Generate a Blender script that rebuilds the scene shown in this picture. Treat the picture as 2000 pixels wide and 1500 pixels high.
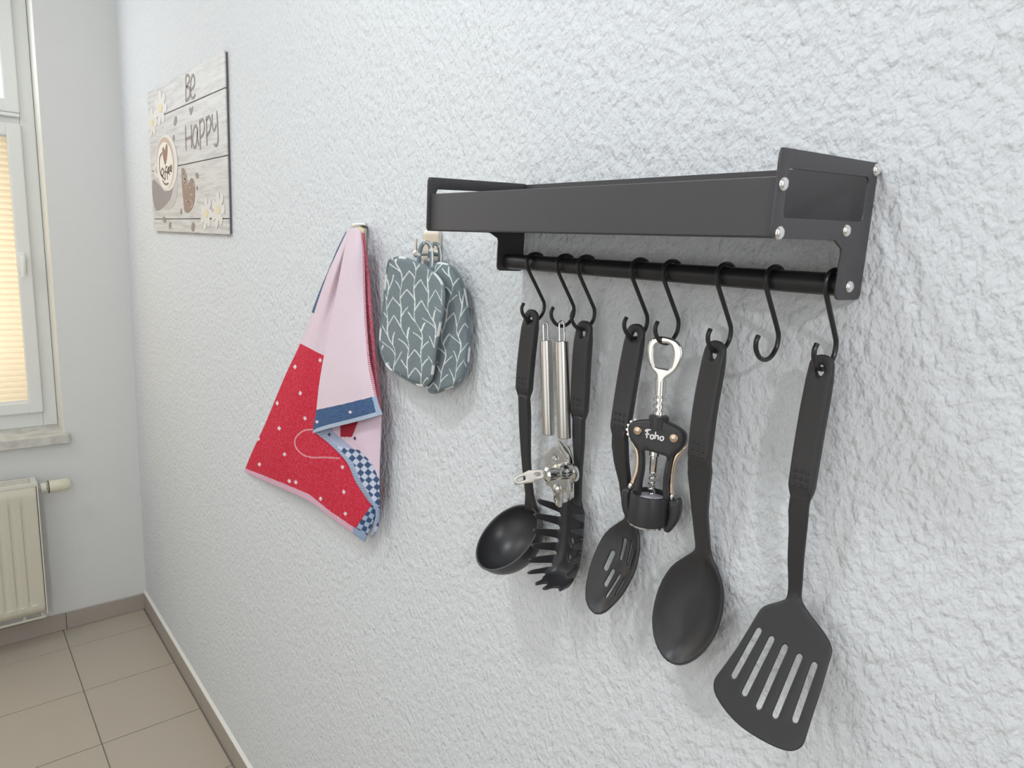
import bpy, bmesh, math, random
import numpy as np
from mathutils import Vector, Matrix
from mathutils.geometry import delaunay_2d_cdt
for o in list(bpy.data.objects): bpy.data.objects.remove(o)
SC = bpy.context.scene
COL = SC.collection
random.seed(4)
rng = np.random.default_rng(7)
PI = math.pi
# ------------------------------------------------------------------ camera
# world: main wall is the plane y=0 (room at y<0), far wall x=-2.8, floor z=0
EYE = Vector((0.0, -0.55, 1.45))
F = 1350.0
RM = ((0.63816054, 0.17757511, -0.74914498),
      (0.76824226, -0.08298873, 0.63475719),
      (0.05054649, -0.98060183, -0.18938083))
cam_d = bpy.data.cameras.new('camera')
cam = bpy.data.objects.new('camera', cam_d)
COL.objects.link(cam)
M = Matrix.Identity(4)
for i in range(3):
    M[i][0] = RM[i][0]; M[i][1] = -RM[i][1]; M[i][2] = -RM[i][2]
    M[i][3] = EYE[i]
cam.matrix_world = M
cam_d.sensor_width = 36.0
cam_d.lens = F / 2000.0 * 36.0
cam_d.clip_start = 0.01
cam_d.clip_end = 100
SC.camera = cam
# ------------------------------------------------------------------ world, lights, exposure
SC.view_settings.view_transform = 'Standard'
SC.view_settings.look = 'None'
SC.view_settings.gamma = 1.0
SC.view_settings.use_curve_mapping = False
SC.view_settings.exposure = -0.58
w = bpy.data.worlds.new('sky'); SC.world = w
w.use_nodes = True
bg = w.node_tree.nodes['Background']
bg.inputs[0].default_value = (0.80, 0.90, 1.0, 1)
bg.inputs[1].default_value = 3.0


def lamp(name, loc, power, color, size, target=None, kind='AREA', shape='DISK', sy=None):
    l = bpy.data.lights.new(name, kind)
    l.energy = power; l.color = color
    if kind == 'AREA':
        l.shape = shape; l.size = size
        if sy: l.size_y = sy
    elif kind == 'POINT':
        l.shadow_soft_size = size
    o = bpy.data.objects.new(name, l); COL.objects.link(o)
    o.location = loc
    if target is not None:
        o.rotation_euler = (Vector(target) - Vector(loc)).to_track_quat('-Z', 'Y').to_euler()
    return o


# ceiling lamps of the kitchen (outside the frame), daylight through the window, and two added fills
lamp('ceiling_light_right', (1.55, -1.35, 2.42), 17, (1.0, 0.97, 1.0), 0.14, (-0.8, 0, 1.2))
lamp('ceiling_light_middle', (-0.75, -0.80, 2.46), 8.5, (0.91, 0.98, 1.0), 0.16, (-0.6, 0, 1.0))
lamp('ceiling_light_front', (-0.2, -1.5, 2.48), 8, (0.96, 0.98, 1.0), 1.3, (-1.2, -0.6, 0.4))
lamp('ceiling_light_window_end', (-2.0, -1.3, 2.48), 14, (1.0, 0.97, 0.93), 0.8, (-2.3, -0.6, 0.5))
lamp('window_daylight', (-2.98, -0.80, 1.55), 18, (0.95, 0.97, 1.0), 0.85, (-1.0, -0.75, 1.2), shape='RECTANGLE', sy=1.3)
lamp('room_end_fill', (1.80, -1.25, 1.45), 13, (0.97, 0.97, 1.0), 1.3, (-1.0, -0.6, 1.25), shape='RECTANGLE', sy=1.6)  # added fill from the right, lifts the bracket face and the shelf shade
lamp('opposite_side_fill', (-0.5, -2.2, 1.25), 11, (1.0, 0.99, 0.96), 2.0, (-0.8, 0, 1.2), shape='RECTANGLE', sy=1.5)  # unseen fill panel added to brighten the shaded wall under the rack


# ------------------------------------------------------------------ helpers
def ray(px, py):
    c = (px - 1000.0, py - 750.0, F)
    return Vector([sum(RM[i][k] * c[k] for k in range(3)) for i in range(3)])


def at(px, py, d):
    """point at distance d from the main wall that belongs to a photo position"""
    r = ray(px, py)
    return EYE + r * ((-d - EYE.y) / r.y)


def hitp(px, py, p0, n):
    r = ray(px, py)
    return EYE + r * ((Vector(p0) - EYE).dot(n) / r.dot(n))


def V(x, d, h):
    return Vector((x, -d, 1.45 + h))


ORG = {}


def setp(o, label=None, cat=None, group=None, kind=None):
    if label: o['label'] = label
    if cat: o['category'] = cat
    if group: o['group'] = group
    if kind: o['kind'] = kind
    return o


def thing(name, loc, label, cat, group=None):
    o = bpy.data.objects.new(name, None); COL.objects.link(o)
    o.location = loc; o.empty_display_size = 0.02
    ORG[o] = Vector(loc)
    return setp(o, label, cat, group)


def mk(name, verts, faces, mat, parent=None, loc=None, smooth=True, kind=None, label=None, cat=None, group=None, sharp=35):
    org = ORG[parent] if parent is not None else Vector(loc if loc is not None else (0, 0, 0))
    me = bpy.data.meshes.new(name)
    me.from_pydata([tuple(Vector(v) - org) for v in verts], [], faces)
    me.update()
    if mat: me.materials.append(mat)
    return fin(name, me, parent, org, smooth, kind, label, cat, group, sharp)


def fin(name, me, parent, org, smooth, kind=None, label=None, cat=None, group=None, sharp=35):
    o = bpy.data.objects.new(name, me); COL.objects.link(o)
    if smooth:
        for p in me.polygons: p.use_smooth = True
        if sharp:
            bm = bmesh.new(); bm.from_mesh(me)
            for e in bm.edges:
                if len(e.link_faces) == 2 and e.calc_face_angle(0) > math.radians(sharp): e.smooth = False
            bm.to_mesh(me); bm.free()
    if parent is not None: o.parent = parent
    else: o.location = org
    ORG[o] = org
    return setp(o, label, cat, group, kind)


class MB:
    def __init__(s): s.v = []; s.f = []

    def add(s, v, f):
        n = len(s.v); s.v += [Vector(a) for a in v]; s.f += [tuple(i + n for i in q) for q in f]; return s

    def box(s, a, b, bev=0.0):
        x0, x1 = sorted((a[0], b[0])); y0, y1 = sorted((a[1], b[1])); z0, z1 = sorted((a[2], b[2]))
        if bev <= 0:
            v = [(x, y, z) for z in (z0, z1) for x, y in ((x0, y0), (x1, y0), (x1, y1), (x0, y1))]
            return s.add(v, [(3, 2, 1, 0), (4, 5, 6, 7), (0, 1, 5, 4), (1, 2, 6, 5), (2, 3, 7, 6), (3, 0, 4, 7)])
        bm = bmesh.new()
        bmesh.ops.create_cube(bm, size=1)
        for q in bm.verts:
            q.co = Vector(((x0 + x1) / 2 + q.co.x * (x1 - x0), (y0 + y1) / 2 + q.co.y * (y1 - y0), (z0 + z1) / 2 + q.co.z * (z1 - z0)))
        bmesh.ops.bevel(bm, geom=list(bm.edges), offset=bev, segments=2, affect='EDGES', profile=0.5)
        bm.verts.index_update()
        s.add([q.co.copy() for q in bm.verts], [tuple(q.index for q in f.verts) for f in bm.faces])
        bm.free(); return s

    def tube(s, pts, r, n=10, caps=True, closed=False, ref=None, ry=None):
        pts = [Vector(p) for p in pts]; m = len(pts)
        rr = r if hasattr(r, '__len__') else [r] * m
        tan = []
        for i in range(m):
            a = pts[(i - 1) % m] if (closed or i > 0) else pts[i]
            b = pts[(i + 1) % m] if (closed or i < m - 1) else pts[i]
            tan.append((b - a).normalized())
        up = Vector(ref) if ref is not None else (Vector((0, 0, 1)) if abs(tan[0].z) < .9 else Vector((1, 0, 0)))
        vs = []
        for i in range(m):
            t = tan[i]
            x = up - t * up.dot(t)
            if x.length < 1e-6: x = t.orthogonal()
            x.normalize(); y = t.cross(x)
            if ref is None: up = x
            ra = rr[i]; rb = ra if ry is None else (ry if not hasattr(ry, '__len__') else ry[i])
            for k in range(n):
                a = 2 * PI * k / n
                vs.append(pts[i] + x * math.cos(a) * ra + y * math.sin(a) * rb)
        fs = []
        for i in range(m if closed else m - 1):
            j = (i + 1) % m
            for k in range(n):
                l = (k + 1) % n
                fs.append((i * n + k, i * n + l, j * n + l, j * n + k))
        if caps and not closed:
            fs.append(tuple(reversed(range(n)))); fs.append(tuple((m - 1) * n + k for k in range(n)))
        return s.add(vs, fs)

    def lathe(s, c, ax, prof, n=32, ref=None):
        """prof: list of (radius, height along ax)"""
        ax = Vector(ax).normalized(); x = Vector(ref) if ref is not None else ax.orthogonal()
        x = (x - ax * x.dot(ax)).normalized(); y = ax.cross(x); c = Vector(c)
        vs = []; fs = []
        for (r, h) in prof:
            for k in range(n):
                a = 2 * PI * k / n
                vs.append(c + ax * h + (x * math.cos(a) + y * math.sin(a)) * max(r, 1e-5))
        for i in range(len(prof) - 1):
            for k in range(n):
                l = (k + 1) % n
                fs.append((i * n + k, i * n + l, (i + 1) * n + l, (i + 1) * n + k))
        return s.add(vs, fs)

    def ribbon(s, pts, nrm, w, t):
        """flat stroke of width w and thickness t lying on a surface with normal nrm"""
        pts = [Vector(p) for p in pts]; nrm = Vector(nrm).normalized(); m = len(pts); vs = []
        for i in range(m):
            a = pts[max(i - 1, 0)]; b = pts[min(i + 1, m - 1)]
            tn = (b - a).normalized(); sd = nrm.cross(tn).normalized() * (w / 2)
            k = 0.6 if i in (0, m - 1) else 1
            vs += [pts[i] - sd * k, pts[i] + sd * k, pts[i] + sd * k + nrm * t, pts[i] - sd * k + nrm * t]
        fs = [(3, 2, 1, 0), tuple((m - 1) * 4 + k for k in range(4))]
        for i in range(m - 1):
            for k in range(4):
                l = (k + 1) % 4
                fs.append((i * 4 + k, i * 4 + l, i * 4 + 4 + l, i * 4 + 4 + k))
        return s.add(vs, fs)

    def obj(s, name, mat, parent=None, **k):
        return mk(name, s.v, s.f, mat, parent, **k)


def cat_open(P, n):
    P = [np.array(p, float) for p in P]
    Q = [2 * P[0] - P[1]] + P + [2 * P[-1] - P[-2]]; out = []
    for i in range(1, len(Q) - 2):
        for k in range(n):
            t = k / n
            out.append(0.5 * (2 * Q[i] + (Q[i + 1] - Q[i - 1]) * t + (2 * Q[i - 1] - 5 * Q[i] + 4 * Q[i + 1] - Q[i + 2]) * t * t + (-Q[i - 1] + 3 * Q[i] - 3 * Q[i + 1] + Q[i + 2]) * t ** 3))
    out.append(P[-1]); return out


def cat_closed(P, n):
    P = [np.array(p, float) for p in P]; m = len(P); out = []
    for i in range(m):
        a, b, c, d = P[i - 1], P[i], P[(i + 1) % m], P[(i + 2) % m]
        for k in range(n):
            t = k / n
            out.append(0.5 * (2 * b + (c - a) * t + (2 * a - 5 * b + 4 * c - d) * t * t + (-a + 3 * b - 3 * c + d) * t ** 3))
    return out


def resample(P, step, closed=True):
    P = [np.array(p, float) for p in P]
    if closed: P = P + [P[0]]
    L = [0]
    for a, b in zip(P, P[1:]): L.append(L[-1] + np.linalg.norm(b - a))
    n = max(int(L[-1] / step), 6)
    ts = np.linspace(0, L[-1], n + 1)
    A = np.array(P)
    R = np.stack([np.interp(ts, L, A[:, k]) for k in range(A.shape[1])], 1)
    return [tuple(r) for r in (R[:-1] if closed else R)]


def roundpoly(P, r, seg=5):
    """rounded corners; r a number or list"""
    out = []; m = len(P)
    for i in range(m):
        p = np.array(P[i], float); a = np.array(P[i - 1], float); b = np.array(P[(i + 1) % m], float)
        ri = r[i] if hasattr(r, '__len__') else r
        if ri <= 0: out.append(tuple(p)); continue
        u = (a - p) / np.linalg.norm(a - p); v = (b - p) / np.linalg.norm(b - p)
        ang = math.acos(max(-1, min(1, float(u @ v)))); d = ri / math.tan(ang / 2)
        s0 = p + u * d; s1 = p + v * d
        for k in range(seg + 1):
            t = k / seg
            out.append(tuple((1 - t) ** 2 * s0 + 2 * t * (1 - t) * p + t * t * s1))
    return out


def inside(pts, poly):
    P = np.array(poly); Q = np.roll(P, 1, 0); out = []
    for k in range(0, len(pts), 4000):
        x = pts[k:k + 4000, 0][:, None]; y = pts[k:k + 4000, 1][:, None]
        dy = P[:, 1] - Q[:, 1]; dy = np.where(dy == 0, 1e-30, dy)
        c = ((Q[:, 1] > y) != (P[:, 1] > y)) & (x < (P[:, 0] - Q[:, 0]) * (y - Q[:, 1]) / dy + Q[:, 0])
        out.append(c.sum(1) % 2 == 1)
    return np.concatenate(out) if out else np.zeros(0, bool)


def segdist(pts, poly):
    P = np.array(poly); AB = np.roll(P, -1, 0) - P; L = np.maximum((AB ** 2).sum(1), 1e-18); out = []
    for k in range(0, len(pts), 3000):
        d = pts[k:k + 3000][:, None, :] - P[None]
        t = np.clip((d * AB).sum(2) / L, 0, 1)
        out.append(np.sqrt((((d - t[..., None] * AB) ** 2).sum(2)).min(1)))
    return np.concatenate(out) if out else np.zeros(0)


def sheet(outline, holes, surf, thick, step=.004, edge=.0012, rim=.35):
    """solid curved plate: (u,s) outline with holes, mapped by surf(u,s); rounded rim. returns (verts, faces)"""
    loops = [list(map(tuple, outline))] + [list(map(tuple, h)) for h in holes]
    ol = loops[0]; A = np.array(ol)
    lo, hi = A.min(0), A.max(0)
    gx = np.arange(lo[0], hi[0], step); gy = np.arange(lo[1], hi[1], step)
    G = np.array([(x + (step / 2 if j % 2 else 0), y) for j, y in enumerate(gy) for x in gx])
    ins = inside(G, ol)
    for h in loops[1:]: ins &= ~inside(G, h)
    G = G[ins]
    d = np.full(len(G), 1e9)
    for l in loops: d = np.minimum(d, segdist(G, l))
    G = G[d > edge * 1.4]
    rings = []
    for li, l in enumerate(loops):
        P = np.array(l); nx = np.roll(P, -1, 0) - np.roll(P, 1, 0)
        nl = np.linalg.norm(nx, axis=1)[:, None]; nl[nl < 1e-9] = 1
        nn = np.stack([-nx[:, 1], nx[:, 0]], 1) / nl
        for off in (edge * .35, edge):
            for sg in (1, -1):
                q = P + nn * off * sg
                k = inside(q, ol)
                for h in loops[1:]: k &= ~inside(q, h)
                dd = np.full(len(q), 1e9)
                for l2 in loops: dd = np.minimum(dd, segdist(q, l2))
                k &= dd > off * .9
                rings.append(q[k])
    pts = []; edges = []
    for l in loops:
        n0 = len(pts); pts += l
        edges += [(n0 + i, n0 + (i + 1) % len(l)) for i in range(len(l))]
    allp = pts + [tuple(r) for q in rings for r in q] + [tuple(g) for g in G]
    co, ed, fa, _, _, _ = delaunay_2d_cdt([Vector(p) for p in allp], edges, [], 0, 1e-7)
    C = np.array([(c.x, c.y) for c in co])
    T = np.array([f for f in fa if len(f) == 3])
    cen = C[T].mean(1)
    k = inside(cen, ol)
    for h in loops[1:]: k &= ~inside(cen, h)
    T = T[k]
    dist = np.full(len(C), 1e9)
    for l in loops: dist = np.minimum(dist, segdist(C, l))
    used = sorted(set(T.ravel())); idx = {v: i for i, v in enumerate(used)}
    top = []; bot = []; e = 2e-4
    u, s = A.mean(0); n0 = (surf(u + e, s) - surf(u - e, s)).cross(surf(u, s + e) - surf(u, s - e))
    fl = -1 if n0.y > 0 else 1
    for v in used:
        u, s = C[v]
        p = surf(u, s); n = (surf(u + e, s) - surf(u - e, s)).cross(surf(u, s + e) - surf(u, s - e)).normalized()
        n = n * fl
        q = min(dist[v] / edge, 1.0); f = rim + (1 - rim) * math.sqrt(max(0, 1 - (1 - q) ** 2))
        th = (thick(u, s) if callable(thick) else thick) / 2 * f
        top.append(p + n * th); bot.append(p - n * th)
    N = len(used); F_ = []; cnt = {}
    ar = (C[T[:, 1]] - C[T[:, 0]]); ac = (C[T[:, 2]] - C[T[:, 0]]); neg = (ar[:, 0] * ac[:, 1] - ar[:, 1] * ac[:, 0]) < 0
    T[neg] = T[neg][:, [0, 2, 1]]
    for a, b, c in T:
        a, b, c = idx[a], idx[b], idx[c]
        if fl < 0: b, c = c, b
        F_.append((a, b, c)); F_.append((a + N, c + N, b + N))
        for q in ((a, b), (b, c), (c, a)): cnt[q] = 1
    for (a, b) in list(cnt):
        if (b, a) not in cnt: F_.append((b, a, a + N, b + N))
    return top + bot, F_


def path_surf(path, x0=0.0, yaw=0.0, dish=None):
    """path: list of (d,h) -> smooth; s = arc length. returns surf(u,s), total length, trace(px,py)"""
    P = np.array(cat_open(path, 8)); L = np.concatenate([[0], np.cumsum(np.linalg.norm(np.diff(P, axis=0), axis=1))])

    def dh(s):
        if s <= 0:
            t = (P[1] - P[0]) / (L[1] - L[0]); return P[0] + t * s
        if s >= L[-1]:
            t = (P[-1] - P[-2]) / (L[-1] - L[-2]); return P[-1] + t * (s - L[-1])
        i = min(int(np.searchsorted(L, s)), len(L) - 1); i = max(i, 1)
        t = (s - L[i - 1]) / (L[i] - L[i - 1]); return P[i - 1] * (1 - t) + P[i] * t

    def surf(u, s):
        a = dh(s); off = dish(u, s) if dish else 0.0
        yw = yaw(s) if callable(yaw) else yaw
        if off:
            b = dh(s + .002) - dh(s - .002); b = b / np.linalg.norm(b)
            nd, nh = (b[1], -b[0])  # normal pointing to the wall (d decreases)
            if nd > 0: nd, nh = -nd, -nh
            a = a + np.array([nd, nh]) * off
        return V(x0 + u * math.cos(yw), a[0] + u * math.sin(yw), a[1])

    def trace(px, py):
        best = None
        for i in range(len(P) - 1):
            a = V(x0, *P[i]); b = V(x0, *P[i + 1]); t = (b - a); n = t.cross(Vector((1, 0, 0)))
            h = hitp(px, py, a, n); k = (h - a).dot(t) / t.dot(t)
            lo = -1e9 if i == 0 else 0; hi = 1e9 if i == len(P) - 2 else 1
            if lo <= k <= hi:
                return (h.x - x0, L[i] + k * (L[i + 1] - L[i]))
            e = min(abs(k), abs(k - 1))
            if best is None or e < best[0]: best = (e, (h.x - x0, L[i] + min(max(k, 0), 1) * (L[i + 1] - L[i])))
        return best[1]
    return surf, L[-1], trace, dh


# ------------------------------------------------------------------ materials
def mat(name, color, rough=.5, metal=0.0, spec=.5, bump=None, vcol=None, extra=None, coat=0.0):
    m = bpy.data.materials.new(name); m.use_nodes = True; nt = m.node_tree; b = nt.nodes['Principled BSDF']
    b.inputs['Base Color'].default_value = (*color, 1); b.inputs['Roughness'].default_value = rough
    b.inputs['Metallic'].default_value = metal; b.inputs['Specular IOR Level'].default_value = spec
    b.inputs['Coat Weight'].default_value = coat
    if vcol:
        a = nt.nodes.new('ShaderNodeAttribute'); a.attribute_name = vcol
        nt.links.new(a.outputs['Color'], b.inputs['Base Color'])
    if bump:
        sc, st, dist = bump
        tc = nt.nodes.new('ShaderNodeNewGeometry'); n = nt.nodes.new('ShaderNodeTexNoise'); n.inputs['Scale'].default_value = sc
        n.inputs['Detail'].default_value = 3
        bp = nt.nodes.new('ShaderNodeBump'); bp.inputs['Strength'].default_value = st; bp.inputs['Distance'].default_value = dist
        nt.links.new(tc.outputs['Position'], n.inputs['Vector']); nt.links.new(n.outputs['Fac'], bp.inputs['Height']); nt.links.new(bp.outputs['Normal'], b.inputs['Normal'])
    return m


def colnoise(m, c1, c2, scale, detail=2, lo=.35, hi=.65):
    nt = m.node_tree; b = nt.nodes['Principled BSDF']
    g = nt.nodes.new('ShaderNodeNewGeometry'); n = nt.nodes.new('ShaderNodeTexNoise'); n.inputs['Scale'].default_value = scale; n.inputs['Detail'].default_value = detail
    r = nt.nodes.new('ShaderNodeValToRGB'); r.color_ramp.elements[0].position = lo; r.color_ramp.elements[1].position = hi
    r.color_ramp.elements[0].color = (*c1, 1); r.color_ramp.elements[1].color = (*c2, 1)
    nt.links.new(g.outputs['Position'], n.inputs['Vector']); nt.links.new(n.outputs['Fac'], r.inputs['Fac']); nt.links.new(r.outputs['Color'], b.inputs['Base Color'])
    return m


def plaster(name, color, strength, dist, sc=1.0):
    m = bpy.data.materials.new(name); m.use_nodes = True; nt = m.node_tree; b = nt.nodes['Principled BSDF']
    b.inputs['Base Color'].default_value = (*color, 1); b.inputs['Roughness'].default_value = .75; b.inputs['Specular IOR Level'].default_value = .25
    g = nt.nodes.new('ShaderNodeNewGeometry')
    mp = nt.nodes.new('ShaderNodeMapping'); mp.inputs['Rotation'].default_value = (0, .5, 0); mp.inputs['Scale'].default_value = (1.0, 1, .74)
    nt.links.new(g.outputs['Position'], mp.inputs['Vector'])

    def noise(scale, det, rough):
        n = nt.nodes.new('ShaderNodeTexNoise'); n.inputs['Scale'].default_value = scale * sc; n.inputs['Detail'].default_value = det
        n.inputs['Roughness'].default_value = rough; n.inputs['Distortion'].default_value = .12
        nt.links.new(mp.outputs['Vector'], n.inputs['Vector']); return n
    def math_(op, a, bb):
        q = nt.nodes.new('ShaderNodeMath'); q.operation = op
        for i, v in enumerate((a, bb)):
            if isinstance(v, (int, float)): q.inputs[i].default_value = v
            else: nt.links.new(v, q.inputs[i])
        return q.outputs[0]
    n1 = noise(118, 2, .5); n2 = noise(270, 2, .5); n3 = noise(30, 2, .5)
    h = math_('ADD', math_('MULTIPLY', n1.outputs['Fac'], 1.0), math_('MULTIPLY', n2.outputs['Fac'], .35))
    h = math_('ADD', h, math_('MULTIPLY', n3.outputs['Fac'], .8))
    vo = nt.nodes.new('ShaderNodeTexVoronoi'); vo.feature = 'F1'; vo.inputs['Scale'].default_value = 105 * sc
    dm = nt.nodes.new('ShaderNodeVectorMath'); dm.operation = 'MULTIPLY_ADD'; dm.inputs[1].default_value = (.012, .012, .012)
    nc = nt.nodes.new('ShaderNodeTexNoise'); nc.inputs['Scale'].default_value = 90 * sc; nt.links.new(mp.outputs['Vector'], nc.inputs['Vector'])
    nt.links.new(nc.outputs['Color'], dm.inputs[0]); nt.links.new(mp.outputs['Vector'], dm.inputs[2]); nt.links.new(dm.outputs[0], vo.inputs['Vector'])
    h = math_('ADD', h, math_('MULTIPLY', vo.outputs['Distance'], -.42))
    bp = nt.nodes.new('ShaderNodeBump'); bp.inputs['Strength'].default_value = strength; bp.inputs['Distance'].default_value = dist
    nt.links.new(h, bp.inputs['Height']); nt.links.new(bp.outputs['Normal'], b.inputs['Normal'])
    return m


M_wall = plaster('rough_plaster', (.735, .765, .792), .85, .0048)
M_wall2 = plaster('fine_plaster', (.735, .745, .735), .5, .0012, 1.3)
M_ceil = mat('ceiling_paint', (.8, .8, .8), .8)
M_nylon = mat('black_nylon', (.031, .031, .034), .36, spec=.5, bump=(900, .12, .0004))
M_grip = mat('black_grip', (.034, .033, .034), .48, spec=.5, bump=(1200, .15, .0004))
M_black = mat('black_powder_coat', (.048, .046, .052), .48, spec=.75, bump=(1500, .10, .0003))
M_hook = mat('black_hook_metal', (.018, .018, .02), .34, spec=.55)
M_chrome = mat('chrome', (.82, .81, .79), .09, 1.0)
M_steel = mat('brushed_steel', (.66, .64, .61), .27, 1.0)
M_nickel = mat('brushed_nickel', (.68, .65, .60), .33, 1.0)
M_gold = mat('satin_champagne_metal', (.78, .62, .48), .22, 1.0)
M_rivet = mat('polished_rivet', (.86, .85, .83), .16, 1.0)
M_white = mat('white_window_plastic', (.80, .82, .80), .35)
M_rad = mat('cream_radiator_enamel', (.66, .63, .52), .38)
M_radtop = mat('cream_radiator_light', (.74, .72, .64), .38)
M_valve = mat('ivory_valve_plastic', (.74, .71, .56), .4)
M_dark = mat('dark_gap', (.05, .05, .045), .6)
M_grout = mat('grey_grout', (.24, .225, .20), .9)
M_tile = colnoise(mat('beige_floor_tile', (.4, .36, .31), .42, bump=(260, .08, .0004)), (.44, .39, .32), (.50, .45, .375), 420, 4)
M_tiled = colnoise(mat('skirting_tile', (.4, .36, .31), .42), (.38, .335, .295), (.43, .385, .34), 420, 4)
M_caulk = mat('white_joint_paint', (.8, .8, .76), .6)
M_marble = colnoise(mat('pale_marble', (.6, .6, .55), .3), (.47, .47, .43), (.66, .65, .60), 22, 6, .35, .6)
M_text = mat('white_lettering', (.85, .86, .86), .5)
M_whitedisc = mat('grey_cup_lining', (.62, .63, .68), .4)
M_reveal = mat('reveal_paint', (.80, .80, .75), .7)


def glass_mat():
    m = bpy.data.materials.new('window_glass'); m.use_nodes = True; nt = m.node_tree
    out = nt.nodes['Material Output']; nt.nodes.remove(nt.nodes['Principled BSDF'])
    tr = nt.nodes.new('ShaderNodeBsdfTransparent'); gl = nt.nodes.new('ShaderNodeBsdfGlossy'); gl.inputs['Roughness'].default_value = .02
    mx = nt.nodes.new('ShaderNodeMixShader'); mx.inputs[0].default_value = .08
    nt.links.new(tr.outputs[0], mx.inputs[1]); nt.links.new(gl.outputs[0], mx.inputs[2]); nt.links.new(mx.outputs[0], out.inputs[0]); return m


def blind_mat():
    m = bpy.data.materials.new('peach_pleated_fabric'); m.use_nodes = True; nt = m.node_tree
    out = nt.nodes['Material Output']; nt.nodes.remove(nt.nodes['Principled BSDF'])
    a = nt.nodes.new('ShaderNodeBsdfDiffuse'); a.inputs[0].default_value = (.80, .74, .64, 1)
    t = nt.nodes.new('ShaderNodeBsdfTranslucent'); t.inputs[0].default_value = (.98, .88, .72, 1)
    mx = nt.nodes.new('ShaderNodeMixShader'); mx.inputs[0].default_value = .55
    nt.links.new(a.outputs[0], mx.inputs[1]); nt.links.new(t.outputs[0], mx.inputs[2]); nt.links.new(mx.outputs[0], out.inputs[0]); return m


M_glass = glass_mat(); M_blind = blind_mat()
M_cloth = mat('woven_cotton', (.8, .2, .2), .95, spec=.1, bump=(1400, .5, .0012), vcol='Col')
M_mitt = mat('printed_cotton', (.3, .3, .3), .95, spec=.1, bump=(160, .35, .004), vcol='Col')
M_print = mat('sign_face', (.7, .7, .68), .5, vcol='Col')

# ------------------------------------------------------------------ room shell
XL, XR, YB, ZT = -2.8, 1.9, -2.3, 2.55


def struct(name, mb, m, **k): return mb.obj(name, m, kind='structure', smooth=False, **k)


floor = struct('floor', MB().box((XL - .3, YB - .1, -.06), (XR + .1, .1, -.0025)), M_grout)
struct('wall_right', MB().box((XL - .4, 0, -.05), (XR + .1, .12, ZT)), M_wall)
struct('wall_opposite', MB().box((XL - .4, YB - .12, -.05), (XR + .1, YB, ZT)), M_wall2)
struct('wall_back', MB().box((XR, YB, -.05), (XR + .12, 0, ZT)), M_wall2)
struct('ceiling', MB().box((XL - .4, YB - .12, ZT), (XR + .12, .12, ZT + .1)), M_ceil)
# window wall with its opening y -1.45..-.23, z .74..2.35
WY0, WY1, WZ0, WZ1 = -1.45, -.23, .715, 2.42
mb = MB()
mb.box((XL - .28, WY1, -.05), (XL, .0, ZT)); mb.box((XL - .28, YB, -.05), (XL, WY0, ZT))
mb.box((XL - .28, WY0, -.05), (XL, WY1, WZ0)); mb.box((XL - .28, WY0, WZ1), (XL, WY1, ZT))
struct('wall_left', mb, M_wall2)
mb = MB(); mb.box((XL - .15, WY1 - .002, WZ0), (XL + .0005, WY1 + .001, WZ1)); mb.box((XL - .15, WY0 - .001, WZ0), (XL + .0005, WY0 + .002, WZ1))
struct('trim_1', mb, M_reveal)
# floor tiles
tile_me = {}
gx = [XL + .004, -2.654] + [-2.654 + .2985 * k for k in range(1, 17)]
gy = [-.012, -.28] + [-.28 - .2985 * k for k in range(1, 8)]
for i in range(len(gx) - 1):
    for j in range(len(gy) - 1):
        a, b = gx[i] + .0016, gx[i + 1] - .0016; c, d = gy[j + 1] + .0016, gy[j] - .0016
        a = max(a, XL + .004); b = min(b, XR - .002); c = max(c, YB + .002)
        if b - a < .02 or d - c < .02: continue
        key = (round(b - a, 4), round(d - c, 4))
        if key not in tile_me:
            t = MB().box((0, 0, -.006), (b - a, d - c, 0), .0008).obj('floor_tile', M_tile, floor, smooth=False)
            t.location = (a, c, 0); tile_me[key] = t
        else:
            t = tile_me[key].copy(); COL.objects.link(t); t.parent = floor; t.location = (a, c, 0)
# skirting tiles
sk = struct('baseboard_right', MB().box((XL, -.0035, .0), (XR, 0, .064)), M_grout)
xs = [XL + .009] + [-2.654 + .2985 * k for k in range(0, 16)]
for a, b in zip(xs, xs[1:]):
    MB().box((a + .001, -.010, .001), (min(b, XR) - .001, -.0015, .066), .0006).obj('skirting_tile', M_tiled, sk, smooth=False)
MB().add([(XL, 0, .066), (XR, 0, .066), (XR, -.0085, .0665), (XL, -.0085, .0665), (XL, 0, .072), (XR, 0, .072)],
         [(0, 1, 2, 3), (3, 2, 5, 4), (0, 4, 5, 1), (0, 3, 4), (1, 5, 2)]).obj('joint_strip', M_caulk, sk, smooth=False, label='white painted joint on top of the skirting tiles')
sk2 = struct('baseboard_left', MB().box((XL, YB, .0), (XL + .0035, 0, .062)), M_grout)
ys = [-.001, -.268] + [-.268 - .2985 * k for k in range(1, 7)]
for a, b in zip(ys, ys[1:]):
    MB().box((XL + .0015, max(b, YB) + .001, .001), (XL + .009, a - .001, .064), .0006).obj('skirting_tile', M_tiled, sk2, smooth=False)
# window sill
z_s = .742
mb = MB().box((XL - .14, WY0 - .02, z_s - .032), (XL, WY1 + .0, z_s), .002); mb.box((XL - .001, WY0 - .03, z_s - .034), (XL + .028, WY1 + .012, z_s), .003)
sill = mb.obj('window_sill', M_marble, loc=(XL, WY1, z_s), smooth=False); setp(sill, 'pale marbled stone window sill in the window recess', 'window sill')
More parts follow.
